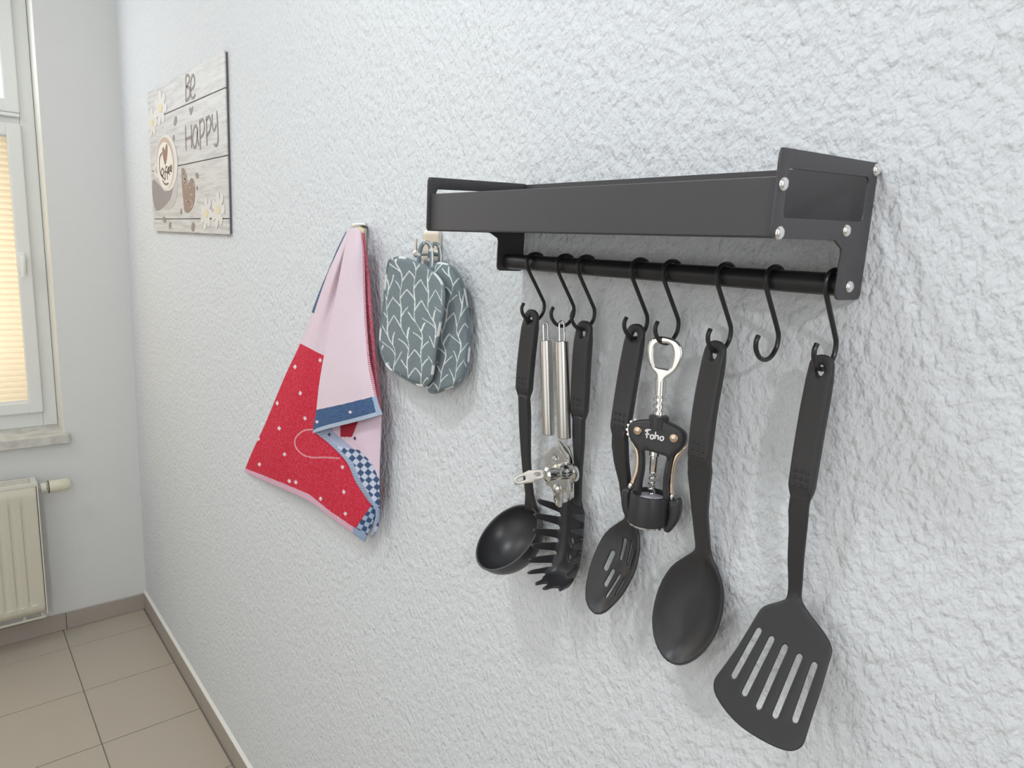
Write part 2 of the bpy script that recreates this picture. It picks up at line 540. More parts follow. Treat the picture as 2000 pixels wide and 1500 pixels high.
# window
XW = -2.93
zf0, zf1 = z_s, WZ1
win = struct('window_1', MB().box((XW - .05, WY1 - .046, zf0), (XW, WY1 - .003, zf1), .003)
             .box((XW - .05, WY0 + .003, zf0), (XW, WY0 + .046, zf1), .003)
             .box((XW - .05, WY0 + .0465, zf0), (XW - .0005, WY1 - .0465, zf0 + .052), .002)
             .box((XW - .05, WY0 + .0465, zf1 - .05), (XW - .0005, WY1 - .0465, zf1), .002)
             .box((XW - .05, WY0 + .0465, 1.775), (XW - .0005, WY1 - .0465, 1.805), .002)
             .box((XW + .001, WY0 + .047, 1.800), (XW + .020, WY1 - .047, 1.811), .002), M_white)


def sash(name, ya, yb, za, zb, fw=.042):
    m = MB(); o_ = .016
    m.box((XW - .03, ya, za), (XW + o_, ya - fw, zb), .005); m.box((XW - .03, yb, za), (XW + o_, yb + fw, zb), .005)
    m.box((XW - .03, ya - fw + .004, za), (XW + o_, yb + fw - .004, za + fw), .005); m.box((XW - .03, ya - fw + .004, zb - fw), (XW + o_, yb + fw - .004, zb), .005)
    s = m.obj(name, M_white, win, smooth=False)
    MB().box((XW - .022, ya - fw + .005, za + fw - .005), (XW - .018, yb + fw - .005, zb - fw + .005)).obj('glass_pane', M_glass, s, smooth=False)
    return s


ymid = (WY0 + WY1) / 2
s1 = sash('casement_sash', -.2745, ymid + .005, .795, 1.780)
s2 = sash('casement_sash', ymid - .005, WY0 + .045, .795, 1.780)
s3 = sash('upper_sash', -.2745, WY0 + .045, 1.813, zf1 - .055)
mb = MB(); mb.box((XW + .014, -.292, 1.29), (XW + .022, -.312, 1.36), .003)
mb.tube([(XW + .02, -.302, 1.345), (XW + .05, -.302, 1.345), (XW + .055, -.303, 1.33), (XW + .055, -.305, 1.28)], [.007, .007, .0075, .006], 10)
mb.obj('sash_handle', M_white, s1)
# lugs of the blind hooks at the sash side
# pleated blinds (thin fabric, stands in front of the glass)
for nm, ya, yb, lab in (('pleated_blind', -.312, ymid + .045, 'peach pleated blind on the window casement nearest the corner'), ('pleated_blind', ymid - .045, WY0 + .085, 'peach pleated blind on the window casement farther from the corner')):
    vs = []; fs = []; n = 44; za, zb = .842, 1.735
    for i in range(2 * n + 1):
        z = za + (zb - za) * i / (2 * n); x = XW - .006 + (.009 if i % 2 else 0)
        vs += [(x, ya, z), (x, yb, z)]
        if i: fs.append((2 * i - 2, 2 * i - 1, 2 * i + 1, 2 * i))
    bl = mk(nm, vs, fs, M_blind, loc=(XW, ya, za), smooth=False, label=lab, cat='blind')
    s_ = bl.modifiers.new('thickness', 'SOLIDIFY'); s_.thickness = .0006
    MB().box((XW - .010, ya, za - .012), (XW + .006, yb, za + .001), .002).obj('bottom_rail', M_white, bl, smooth=False)
    MB().box((XW - .010, ya, zb - .001), (XW + .006, yb, zb + .012), .002).obj('top_rail', M_white, bl, smooth=False)

# ------------------------------------------------------------------ radiator
xr0, xr1, yr, zr0, zr1 = XL + .028, XL + .10, -.328, .127, .604
yl = -1.30
rad = thing('radiator', (XL + .06, (yr + yl) / 2, zr0), 'cream panel radiator under the window', 'radiator')
# front panel with vertical embossed channels
ny = 200; rows = [zr0 + .006, zr0 + .03, zr0 + .042, zr0 + .055, zr1 - .075, zr1 - .06, zr1 - .048, zr1 - .012]
vs = []; fs = []
pitch = .0333
for iz, z in enumerate(rows):
    for k in range(ny + 1):
        y = yr - .006 - (abs(yl - yr) - .012) * k / ny
        ph = ((yr - .03 - y) / pitch) % 1.0
        g = max(0, 1 - abs(ph - .5) / .22); g = min(1, g * 1.6)
        amp = (0, 0, .6, 1, 1, .6, 0, 0)[iz]
        vs.append((xr1 - .001 - .005 * g * amp * (1 if yl + .04 < y < yr - .03 else 0), y, z))
for iz in range(len(rows) - 1):
    for k in range(ny):
        a = iz * (ny + 1) + k; fs.append((a, a + ny + 1, a + ny + 2, a + 1))
fp = mk('front_panel', vs, fs, M_rad, rad); s_ = fp.modifiers.new('t', 'SOLIDIFY'); s_.thickness = .0015
mb = MB()
for k in range(int((abs(yl - yr) - .06) / pitch)):
    y = yr - .03 - pitch * (k + .5) + pitch * .5
    mb.tube([(xr1 - .0035, y - .004 - .008, zr0 + .036), (xr1 - .0005, y - .006, zr0 + .037), (xr1 - .0035, y + .004, zr0 + .038)], .0032, 6)
mb.obj('weld_marks', M_radtop, rad, kind='stuff')
MB().box((xr0 + .01, yl, zr0 + .02), (xr0 + .014, yr, zr1 - .02)).obj('rear_panel', M_rad, rad, smooth=False)
for y in (yr, yl + .004):
    MB().box((xr0, y - .004, zr0), (xr1, y, zr1 - .0122), .001).obj('side_panel', M_radtop, rad, smooth=False)
mb = MB().box((xr0, yl, zr1 - .012), (xr1 - .0085, yr + .0005, zr1 - .0082)); mb.box((xr1 - .008, yl, zr1 - .012), (xr1, yr, zr1), .001); mb.box((xr0, yl, zr1 - .010), (xr0 + .008, yr, zr1), .001)
mb.box((xr0 + .0085, yr - .018, zr1 - .0078), (xr1 - .0085, yr - .0005, zr1 - .0006), .001)
gr = mb.obj('top_grille', M_radtop, rad, smooth=False)
for k in range(9):
    y = yr - .018 - k * .104
    MB().box((xr0 + .008, y - .005 if k else y, zr1 - .010), (xr1 - .008, y, zr1 - .001)).obj('cross_bar', M_radtop, gr, smooth=False)
mb = MB()
for k in range(5):
    x = xr0 + .016 + k * .0095; mb.box((x, yl + .02, zr1 - .010), (x + .004, yr - .018, zr1 - .002))
mb.obj('grille_bars', M_radtop, gr, smooth=False, kind='stuff')
mb = MB().lathe((xr0 + .035, yr, zr1 - .032), (0, 1, 0), [(0, -.001), (.009, -.001), (.009, .006), (.006, .007), (.006, .010), (.0165, .010), (.0165, .026), (.006, .026), (.006, .031), (.0, .031)], 20)
mb.obj('valve_union', M_radtop, rad)
mb = MB().lathe((xr0 + .035, yr + .031, zr1 - .032), (0, 1, 0), [(0, 0), (.017, 0), (.021, .003), (.021, .006), (.021, .030), (.019, .036), (.019, .058), (.016, .064), (0, .065)], 32)
v = mb.obj('thermostat_head', M_valve, rad)
mb = MB()
for k in range(16):
    a = 2 * PI * k / 16; cx_, cz_ = xr0 + .035 + .0192 * math.cos(a), zr1 - .032 + .0192 * math.sin(a)
    mb.tube([(cx_, yr + .068, cz_), (cx_, yr + .092, cz_)], .0014, 5)
mb.obj('knurling', M_valve, v, kind='stuff')
MB().lathe((xr0 + .035, yr + .031, zr1 - .032), (0, 1, 0), [(.0214, .0005), (.0214, .0035)], 24).obj('setting_ring', M_dark, v)
for y in (yr - .014, yr - .066):
    MB().tube([(xr0 + .045, y, zr0 + .012), (xr0 + .045, y, zr0 - .012), (xr0 + .040, y, zr0 - .020), (XL + .002, y, zr0 - .022)], .007, 12).obj('pipe', M_radtop, rad)
MB().tube([(xr0 + .045, yr - .006, zr0 - .022), (xr0 + .045, yl + .3, zr0 - .022)], .006, 10).obj('connection_bar', M_radtop, rad)

# ------------------------------------------------------------------ wall rack
TILT = math.radians(1.9)


def rk(x, d, h):
    """rack coordinates (tilted a little forward about the wall)"""
    return V(x, d * math.cos(TILT) + 0.0, h - d * math.sin(TILT))


rack = thing('wall_rack', V(-.44, 0, -.025), 'black metal wall rack with a tray shelf and a hanging rail', 'wall rack')
XB0, XB1 = -.6400, -.2405
br = [(0.0008, .0775), (.1385, .0760), (.1385, .0205), (.0530, .0205), (.0400, .0140), (.0405, .000), (.0405, -.0225), (.0008, -.0238)]
br_o = roundpoly(br, [.001, .003, .003, .0075, .003, 0, .006, .005], 6)
win_o = roundpoly([(.0135, .0665), (.1275, .0640), (.1270, .0335), (.0135, .0345)], .0018, 3)
for x, sg in ((XB0, -1), (XB1, 1)):
    o_ = resample(br_o, .004); h_ = resample(win_o, .004)
    vs, fs = sheet(o_, [h_], lambda u, s, x=x: rk(x, u, s), .0018, .012, .0004, .6)
    b_ = mk('side_bracket', vs, fs, M_black, rack, sharp=50)
    if sg > 0: bracket_r = b_
mb = MB()
for (a, b) in (((XB0 + .001, .1325, .0215), (XB1 - .001, .1345, .0590)),):
    vs = [rk(x, d, h) for h in (a[2], b[2]) for x, d in ((a[0], b[1]), (b[0], b[1]), (b[0], a[1]), (a[0], a[1]))]
    mb.add(vs, [(3, 2, 1, 0), (4, 5, 6, 7), (0, 1, 5, 4), (1, 2, 6, 5), (2, 3, 7, 6), (3, 0, 4, 7)])
fpn = mb.obj('front_panel', M_black, rack, smooth=False)
bv = fpn.modifiers.new('bevel', 'BEVEL'); bv.width = .0007; bv.segments = 2
mb = MB()


def slab(mb, x0, x1, d0, d1, h0, h1):
    vs = [rk(x, d, h) for h in (h0, h1) for x, d in ((x0, d1), (x1, d1), (x1, d0), (x0, d0))]
    return mb.add(vs, [(3, 2, 1, 0), (4, 5, 6, 7), (0, 1, 5, 4), (1, 2, 6, 5), (2, 3, 7, 6), (3, 0, 4, 7)])


slab(mb, XB0 + .001, XB1 - .001, .002, .1325, .0213, .0228); mb.obj('tray_floor', M_black, rack, smooth=False)
slab(MB(), XB0 + .001, XB1 - .001, .0012, .0028, .0213, .0765).obj('back_panel', M_black, rack, smooth=False)
# hanging rail
RZ, RD, RR = -.0128, .0245, .0086
MB().lathe(V(XB0 + .001, RD, RZ), (1, 0, 0), [(0, 0), (RR * 1.0, 0), (RR, XB1 - XB0 - .002), (0, XB1 - XB0 - .002)], 32).obj('hanging_rail', M_hook, rack)
for (d, h) in ((.1322, .0540), (.1300, .0240), (.0390, .0275), (.0220, -.0130), (.0050, .0722)):
    MB().lathe(rk(XB1 + .0009, d, h), (1, 0, 0), [(.0046, 0), (.0045, .0008), (.0038, .0020), (.0022, .0029), (0, .0032)], 20).obj('rivet', M_rivet, rack, label='polished domed rivet')
MB().lathe(rk(XB0 + .0018, .1280, .0555), (1, 0, 0), [(.003, 0), (.0028, .0008), (0, .0012)], 14).obj('rivet', M_black, rack, label='small black rivet inside the far bracket')

# ------------------------------------------------------------------ S-hooks
HK = [(-.5905, 0.0), (-.5419, .0), (-.5107, -.002), (-.4388, .0), (-.4011, -.001), (-.3442, .0), (-.2987, -.0015), (-.2499, .0)]
WR = .0020
cpts = [(.0090, -.0190), (.0115, -.0090), (.0165, -.0035), (.0245, -.0020), (.0325, -.0040), (.0370, -.0090), (.0370, -.0155),
        (.0330, -.0220), (.0110, -.0520), (.0075, -.0580), (.0070, -.0640), (.0090, -.0700), (.0150, -.0760), (.0235, -.0782), (.0330, -.0755), (.0395, -.0690), (.0410, -.0625), (.0385, -.0575)]
cl = cat_open(cpts, 5)
labs = ['black S-hook on the rail holding the soup ladle', 'black S-hook on the rail holding the can opener', 'black S-hook on the rail holding the pasta fork', 'black S-hook on the rail holding the slotted spoon',
        'black S-hook on the rail holding the corkscrew', 'black S-hook on the rail holding the large solid spoon', 'empty black S-hook with nothing hanging on it', 'black S-hook on the rail holding the slotted spatula']
h0 = None
for i, ((x, dz), lab) in enumerate(zip(HK, labs)):
    if h0 is None:
        h0 = MB().tube([V(0, p[0], p[1]) for p in cl], WR, 10, ref=(1, 0, 0)).obj('s_hook', M_hook, loc=V(0, .0235, -.080))
        o = h0
    else:
        o = h0.copy(); COL.objects.link(o)
    o.location = V(x, .0235, -.080 + 0)
    setp(o, lab, 'hook', 'S-hooks on the rack rail')

# ------------------------------------------------------------------ nylon utensils


def grip(parent, path, x0, s_end, w, t, yaw, hole_c=.0125, bumps=True, wtop=None):
    """upper handle of a utensil: rounded top with an oval hanging hole, ribbed dots near its lower end"""
    surf, L, tr, dh = path_surf(path, x0, yaw)
    hw = w / 2
    o = []
    for k in range(13):
        a = PI * k / 12; o.append((-hw * .93 * math.cos(a), hw * .93 - hw * .93 * math.sin(a)))
    o += [(hw, s_end * .35), (hw * 1.0, s_end * .7), (hw * .98, s_end - .010), (hw * .92, s_end - .004), (hw * .70, s_end + .003),
          (-hw * .70, s_end + .003), (-hw * .92, s_end - .004), (-hw * .98, s_end - .010), (-hw, s_end * .7), (-hw, s_end * .35)]
    o = resample(o, .0022)
    hole = [(.0034 * math.cos(a), hole_c + .0048 * math.sin(a)) for a in np.linspace(0, 2 * PI, 19)[:-1]]

    def th(u, s):
        k = min(1, max(.55, s / .02)); e = min(1, max(.55, (s_end + .004 - s) / .012))
        return t * k * e
    vs, fs = sheet(o, [hole], surf, th, .0030, min(.0026, hw * .4), .70)
    g = mk('handle', vs, fs, M_grip, parent, sharp=60)
    if bumps:
        m = MB()
        for i in range(3):
            for j in range(3):
                u = (i - 1) * w * .24; s = s_end - .022 + j * .0058
                p = surf(u, s); n = (surf(u + .001, s) - surf(u - .001, s)).cross(surf(u, s + .001) - surf(u, s - .001)).normalized()
                if n.y > 0: n = -n
                m.lathe(p + n * t * .46, n, [(.0015, 0), (.0013, .0009), (.0007, .0015), (0, .0016)], 8)
        m.obj('grip_dots', M_grip, g)
    return g, surf


def slot_px(tr, a, b, wa, wb=None, n=6):
    """slot hole with rounded ends between two photo points; widths in metres"""
    A = np.array(tr(*a)); B = np.array(tr(*b)); wb = wb or wa
    t = (B - A) / np.linalg.norm(B - A); nn = np.array([-t[1], t[0]]); o = []
    for k in range(n + 1):
        an = PI * k / n; o.append(tuple(A + nn * wa / 2 * math.cos(an) - t * wa / 2 * math.sin(an) + t * wa / 2))
    for k in range(n + 1):
        an = PI * k / n; o.append(tuple(B - nn * wb / 2 * math.cos(an) + t * wb / 2 * math.sin(an) - t * wb / 2))
    return resample(o, .0022)


def smooth01(x): x = max(0, min(1, x)); return x * x * (3 - 2 * x)


def project(p):
    v = Vector(p) - EYE
    c = [sum(v[i] * RM[i][k] for i in range(3)) for k in range(3)]
    return (1000 + F * c[0] / c[2], 750 + F * c[1] / c[2])


def head_px(parent, name, path, x0, outline_px, holes_px, tfun, dish_amt=0, s_dish=None, step=.0035, edge=.0016, nsm=4, rimf=.4, mat_=None, yaw=0, nosmooth=False):
    surf0, L, tr, dh = path_surf(path, x0, 0)
    o = [tr(*p) for p in outline_px]
    o = resample(o if nosmooth else cat_closed(o, nsm), .0025)
    o3 = o[::2]
    if dish_amt:
        s0, s1 = s_dish

        def dish(u, s):
            q0 = np.array([(u, s)]); d = segdist(q0, o3)[0] if inside(q0, o3)[0] else 0
            q = min(1, d / (.5 * .062)); k = smooth01((s - s0) / .02)
            return dish_amt * (1 - (1 - q) ** 2) * k
        surf, _, _, _ = path_surf(path, x0, 0, dish)
    else: surf = surf0
    def trc(px, py):
        qx, qy = px, py
        for _ in range(5):
            us = tr(qx, qy); a = project(surf(*us)); qx += px - a[0]; qy += py - a[1]
        return tr(qx, qy)
    hs = [slot_px(trc, a, b, w_) for (a, b, w_) in holes_px]
    vs, fs = sheet(o, hs, surf, tfun, step, edge, rimf)
    return mk(name, vs, fs, mat_ or M_nylon, parent, sharp=60), tr, dh, L


def arclen(path, h):
    P = np.array(cat_open(path, 8)); L = np.concatenate([[0], np.cumsum(np.linalg.norm(np.diff(P, axis=0), axis=1))])
    i = int(np.argmin(abs(P[:, 1] - h))); return L[i]


# --- slotted spatula (hook 8)
x0 = -.2499
path = [(.0250, -.0665), (.0256, -.0755), (.0267, -.0936), (.0298, -.1303), (.0313, -.1721), (.0302, -.1939), (.0250, -.2303), (.0180, -.2660), (.0250, -.2850), (.0380, -.3090), (.0730, -.3755)]
T = thing('slotted_spatula', V(x0, .03, -.40), 'black nylon spatula with five long slots, hanging from the hook nearest the right bracket', 'spatula')
grip(T, path, x0, arclen(path, -.180), .0205, .0085, 0)
Z = lambda x, y: (1240 + x / 2.778, 960 + y / 2.778)
ol = [Z(845, 20), Z(838, 200), Z(832, 400), Z(829, 560), Z(815, 585), Z(770, 602), Z(720, 615), Z(690, 632), Z(665, 665), Z(560, 840), Z(455, 985), Z(432, 1020), Z(428, 1060), Z(440, 1110), Z(500, 1200), Z(580, 1280), Z(680, 1345), Z(770, 1390), Z(830, 1408), Z(870, 1405), Z(905, 1385), Z(925, 1345), Z(960, 1230), Z(1010, 1080), Z(1050, 940), Z(1067, 890), Z(1068, 845), Z(1045, 790), Z(990, 715), Z(930, 635), Z(905, 590), Z(905, 540), Z(915, 400), Z(935, 200), Z(945, 80), Z(948, 20)]
slots = [(Z(682, 740), Z(530, 1015), .0052), (Z(750, 785), Z(588, 1110), .0052), (Z(822, 830), Z(665, 1183), .0052), (Z(900, 880), Z(755, 1232), .0052), (Z(980, 925), Z(864, 1256), .0052)]
head_px(T, 'blade', path, x0, ol, slots, lambda u, s: .0042 - .0018 * smooth01((s - .20) / .05), step=.005, edge=.0013, nsm=2)

# --- large solid spoon (hook 6)
x0 = -.3442
path = [(.0260, -.0680), (.0278, -.0791), (.0292, -.0926), (.0338, -.1290), (.0345, -.1712), (.0320, -.1860), (.0247, -.2265), (.0130, -.2630), (.0150, -.2800), (.0240, -.3350), (.0330, -.3786)]
T = thing('serving_spoon', V(x0, .03, -.38), 'black nylon serving spoon with a solid oval bowl', 'spoon')
grip(T, path, x0, arclen(path, -.181), .0220, .0090, 0)
Z = lambda x, y: (1140 + x / 4.687, 1000 + y / 4.687)
ol = [(1346, 893), (1350, 960), Z(1008, 40), Z(1020, 200), Z(1026, 300), Z(1015, 345), Z(980, 375), Z(890, 430), Z(800, 500), Z(720, 620), Z(665, 760), Z(635, 900), Z(628, 1010), Z(640, 1130), Z(680, 1250), Z(740, 1340), Z(800, 1385), Z(860, 1402), Z(930, 1392), Z(1020, 1345), Z(1110, 1260), Z(1190, 1140), Z(1245, 1000), Z(1270, 850), Z(1272, 720), Z(1250, 610), Z(1205, 490), Z(1170, 400), Z(1155, 300), Z(1142, 150), Z(1134, 20), (1385, 960), (1388, 893)]
head_px(T, 'bowl', path, x0, ol, [], lambda u, s: .0034 + .003 * (1 - smooth01((s - .17) / .04)), .0130, (arclen(path, -.262), 0), step=.0032, edge=.0012, nsm=2)

# --- slotted spoon (hook 4)
x0 = -.4388
path = [(.0225, -.0640), (.0227, -.0729), (.0246, -.0880), (.0293, -.1235), (.0335, -.1647), (.0325, -.1805), (.0212, -.2202), (.0115, -.2580), (.0130, -.2760), (.0260, -.3250), (.0390, -.3683)]
T = thing('slotted_spoon', V(x0, .03, -.37), 'black nylon spoon with an oval bowl pierced by short slots', 'spoon')
grip(T, path, x0, arclen(path, -.176), .0205, .0105, math.radians(-10))
ol = [(1199, 842), (1202, 900), (1212, 940), (1216, 980), Z(378, 30), Z(365, 65), Z(280, 120), Z(200, 190), Z(130, 310), Z(70, 460), Z(30, 620), Z(17, 730), Z(22, 810), Z(50, 880), Z(90, 925), Z(130, 938), Z(190, 920), Z(260, 860), Z(340, 770), Z(410, 660), Z(470, 530), Z(500, 400), Z(510, 290), Z(500, 190), Z(480, 100), Z(465, 40), (1238, 985), (1230, 940), (1226, 900), (1224, 842)]
slots = [(Z(385, 240), Z(340, 445), .0042), (Z(445, 262), Z(398, 487), .0034), (Z(480, 350), Z(430, 525), .0026), (Z(278, 355), Z(196, 537), .0052), (Z(282, 525), Z(195, 682), .0048), (Z(342, 567), Z(203, 788), .0040), (Z(377, 612), Z(288, 768), .0030)]
head_px(T, 'bowl', path, x0, ol, slots, lambda u, s: .0030 + .004 * (1 - smooth01((s - .17) / .04)), .0095, (arclen(path, -.262), 0), step=.0030, edge=.0011, nsm=2)

# --- soup ladle (hook 1)
x0 = -.5905
path = [(.0235, -.0650), (.0257, -.0738), (.0297, -.1209), (.0306, -.1569), (.0281, -.1816), (.0211, -.2451), (.0110, -.2960), (.0080, -.3080)]
T = thing('soup_ladle', V(x0, .04, -.38), 'black nylon soup ladle with a deep round bowl, hanging leftmost on the rail', 'ladle')
grip(T, path, x0, arclen(path, -.166), .0205, .0110, math.radians(-10))
surf, L, tr, dh = path_surf(path, x0, math.radians(-8))
s0 = arclen(path, -.163)
o = resample([(-.0068, s0), (-.0075, s0 + .03), (-.0062, s0 + .08), (-.0062, L - .02), (-.0095, L - .004), (-.012, L + .004), (.012, L + .004), (.0095, L - .004), (.0062, L - .02), (.0062, s0 + .08), (.0075, s0 + .03), (.0068, s0)], .003)
vs, fs = sheet(o, [], surf, lambda u, s: .0088 - .0045 * smooth01((s - s0) / (L - s0)), .004, .0018, .4)
mk('shaft', vs, fs, M_nylon, T, sharp=60)
c = V(-.5947, .0415, -.3385); tl, yw = .80, -.2267; R_ = .0444
n = Vector((math.sin(yw) * math.cos(tl), -math.cos(yw) * math.cos(tl), math.sin(tl)))
pr = []
N_ = 16; dep = .034; tk = .0020
for k in range(N_ + 1):
    a = PI / 2 * k / N_; pr.append((R_ * math.sin(a) ** .9, -dep * math.cos(a)))
inner = pr
outer = [((R_ + tk) * math.sin(PI / 2 * k / N_) ** .9, -(dep + tk) * math.cos(PI / 2 * k / N_)) for k in range(N_ + 1)]
prof = inner + [(R_ + .0004, .0009), (R_ + tk * .6, .0011), (R_ + tk + .0008, .0006), (R_ + tk + .0006, -.0008)] + outer[::-1][1:]
MB().lathe(c, n, prof, 56).obj('bowl', M_nylon, T, sharp=70)

# --- pasta fork (hook 3)
x0 = -.5107
path = [(.0195, -.0690), (.0205, -.0764), (.0213, -.1093), (.0200, -.1543), (.0188, -.1830), (.0150, -.2245), (.0125, -.2700)]
T = thing('pasta_fork', V(x0, .04, -.38), 'black nylon pasta fork with long tines along both sides of its head', 'pasta fork')
grip(T, path, x0, arclen(path, -.176), .0200, .0110, math.radians(-10), hole_c=.0135)
surf, L, tr, dh = path_surf(path, x0, math.radians(-5))
s0 = arclen(path, -.173)
o = resample([(-.0068, s0), (-.0068, s0 + .03), (-.0050, s0 + .06), (-.0052, L), (-.008, L + .008), (.008, L + .008), (.0052, L), (.0050, s0 + .06), (.0068, s0 + .03), (.0068, s0)], .003)
vs, fs = sheet(o, [], surf, lambda u, s: .0088 - .004 * smooth01((s - s0) / (L - s0)), .004, .0016, .4)
mk('shaft', vs, fs, M_nylon, T, sharp=60)
# head: a trough; a = arc across (left negative), s down
XC = -.5155
hp = [(.0118, -.262), (.0105, -.285), (.0100, -.310), (.0112, -.335), (.0150, -.350), (.0220, -.3600), (.0320, -.3650), (.0430, -.3655)]
HS, HL, _, hdh = path_surf(hp, XC, 0)


def fork_surf(a, s):
    q = hdh(s)
    sg = 1 if a > 0 else -1; A = abs(a); r0 = .0085; rb = .0125
    if A < r0: u = A; f = 0.0
    else:
        th = (A - r0) / rb
        if th < 1.35: u = r0 + rb * math.sin(th); f = rb * (1 - math.cos(th))
        else: u = r0 + rb * math.sin(1.35) + (A - r0 - rb * 1.35) * math.cos(1.35); f = rb * (1 - math.cos(1.35)) + (A - r0 - rb * 1.35) * math.sin(1.35)
    k = min(1, max(0, s / HL))
    el = (.62 * (1 - k) ** 1.2 - .02)          # tines fan upwards towards the shaft
    return V(XC + sg * u, q[0] + f, q[1] + f * el)


o = []
top_w = .006
s_t = [.028, .0430, .0585, .0735, .088, .1025]; aB = .021; aT = .0555; tw = .0036
o += [(-top_w, .0), (-.0075, .010), (-.012, .0165)]
for i, s in enumerate(s_t):
    tl_ = aT - (.008 if i == 5 else 0) - (.004 if i == 0 else 0)
    o += [(-aB, s - tw * 1.35), (-tl_ + .004, s - tw * .75), (-tl_, s), (-tl_ + .004, s + tw * .75), (-aB, s + tw * 1.35), (-aB + .0025, s + .0085 if i < 5 else s + .006)]
o += [(-.0165, HL - .007), (-.0115, HL + .001), (-.0105, HL + .012), (-.0075, HL + .014), (-.0050, HL + .004), (-.002, HL + .001), (.001, HL + .004), (.0035, HL + .014), (.0065, HL + .012), (.0085, HL + .001), (.0165, HL - .007)]
for i, s in list(enumerate(s_t))[::-1]:
    tl_ = aT - .010
    o += [(aB - .0025, s + .0085 if i < 5 else s + .006), (aB, s + tw * 1.35), (tl_ - .004, s + tw * .75), (tl_, s), (tl_ - .004, s - tw * .75), (aB, s - tw * 1.35)]
o += [(.012, .0165), (.0075, .010), (top_w, .0)]
# keep the outline simple: drop points that break the order
o2 = resample(o, .0020)
hl = [[(.0 + .0030 * math.cos(a), sc + .0042 * math.sin(a)) for a in np.linspace(0, 2 * PI, 13)[:-1]] for sc in (.060, .080)]
vs, fs = sheet(o2, hl, fork_surf, .0030, .0030, .0009, .45)
mk('tined_head', vs, fs, M_nylon, T, sharp=60)

# ------------------------------------------------------------------ can opener (hook 2)
T = thing('can_opener', V(-.54, .03, -.28), 'stainless steel can opener with two round handles and a wing key', 'can opener')
S = lambda x, y: (980 + x / 4.69, 580 + y / 4.69)
S5 = lambda x, y: (980 + x / 5.0, 860 + y / 5.0)
for (ta, tb, d_) in (((405, 397), (430, 1265), .022), ((552, 404), (574, 1297), .029)):
    a = at(*S(*ta), d_); b = at(*S(*tb), d_); ax = (b - a).normalized(); L = (b - a).length; r = .0069 if d_ < .025 else .0073
    h_ = MB().lathe(a, ax, [(0, 0), (r * .8, 0), (r * .96, .0006), (r, .002), (r, L - .002), (r * .96, L - .0006), (r * .8, L), (0, L)], 32).obj('handle', M_steel, T)
    lp = []
    wd = .0034; ht = .0200 if d_ < .025 else .0215
    for k in range(9):
        t = PI * k / 8; lp.append((wd * math.cos(t), ht - wd + wd * math.sin(t)))
    lp = [(wd, -.004)] + lp + [(-wd, -.004)]
    ux = Vector((math.cos(.2), math.sin(.2), 0))
    MB().tube([a + ux * p[0] - ax * p[1] for p in lp], .0010, 8).obj('wire_loop', M_chrome, h_)


def flat(name, px, d, t, m, parent, holes=(), z=S5, surf=None, edge=.0005, sm=False, step=.005):
    P0 = [at(*z(*p), d) for p in px]
    o = [(p.x, p.z) for p in P0]
    o = resample(cat_closed(o, 4) if sm else roundpoly(o, .0008, 3), .0025)
    hs = []
    for h in holes:
        q = [at(*z(*p), d) for p in h]; hs.append(resample(cat_closed([(p.x, p.z) for p in q], 4), .0015))
    vs, fs = sheet(o, hs, surf or (lambda u, s: Vector((u, -d, s))), t, step, edge, .6)
    return mk(name, vs, fs, m, parent, sharp=40)


circ = lambda cx_, cy_, rx, ry=None, n=10: [(cx_ + rx * math.cos(2 * PI * k / n), cy_ + (ry or rx) * math.sin(2 * PI * k / n)) for k in range(n)]
flat('body_plate', [(425, 130), (490, 62), (540, 50), (580, 90), (655, 190), (660, 420), (655, 525), (600, 500), (596, 560), (592, 655), (545, 652), (515, 600), (505, 500), (485, 455), (440, 440), (425, 380)], .030, .0022, M_chrome, T, [circ(525, 185, 20, 26), circ(535, 600, 14, 18)])
flat('rear_plate', [(540, -10), (655, 60), (700, 200), (700, 560), (655, 600), (640, 500), (610, 200)], .024, .0022, M_chrome, T)
flat('lever_tongue', [(545, 25), (575, 15), (655, 150), (655, 190), (640, 195)], .034, .0030, M_chrome, T)
p0 = at(*S5(638, 300), .030); p1 = at(*S5(425, 322), .0645)
p1 = Vector((p0.x - .002, p1.y, p1.z)); p0v = Vector((p0.x, p0.y, p0.z))
a = at(*S5(640, 297), .031)
ax = Vector((-.12, -1, -.02)).normalized()
MB().lathe(a, ax, [(0, -.002), (.0095, -.002), (.0095, .006), (.0088, .007), (.0088, .014), (.0060, .015), (.0056, .019), (.0078, .020), (.0078, .028), (.0050, .030), (0, .030)], 26).obj('axle', M_chrome, T)
MB().lathe(at(*S5(685, 320), .026), ax, [(0, -.002), (.0105, -.002), (.0112, 0), (.0105, .003), (.004, .0035), (0, .0035)], 22).obj('feed_wheel', M_chrome, T)
MB().lathe(at(*S5(522, 185), .0315), (0, -1, 0), [(.004, 0), (.0036, .0012), (.002, .0018), (0, .002)], 14).obj('rivet', M_chrome, T)
MB().lathe(at(*S5(538, 470), .0315), (0, -1, 0), [(.005, 0), (.0046, .0015), (.002, .003), (0, .0032)], 16).obj('rivet', M_chrome, T)
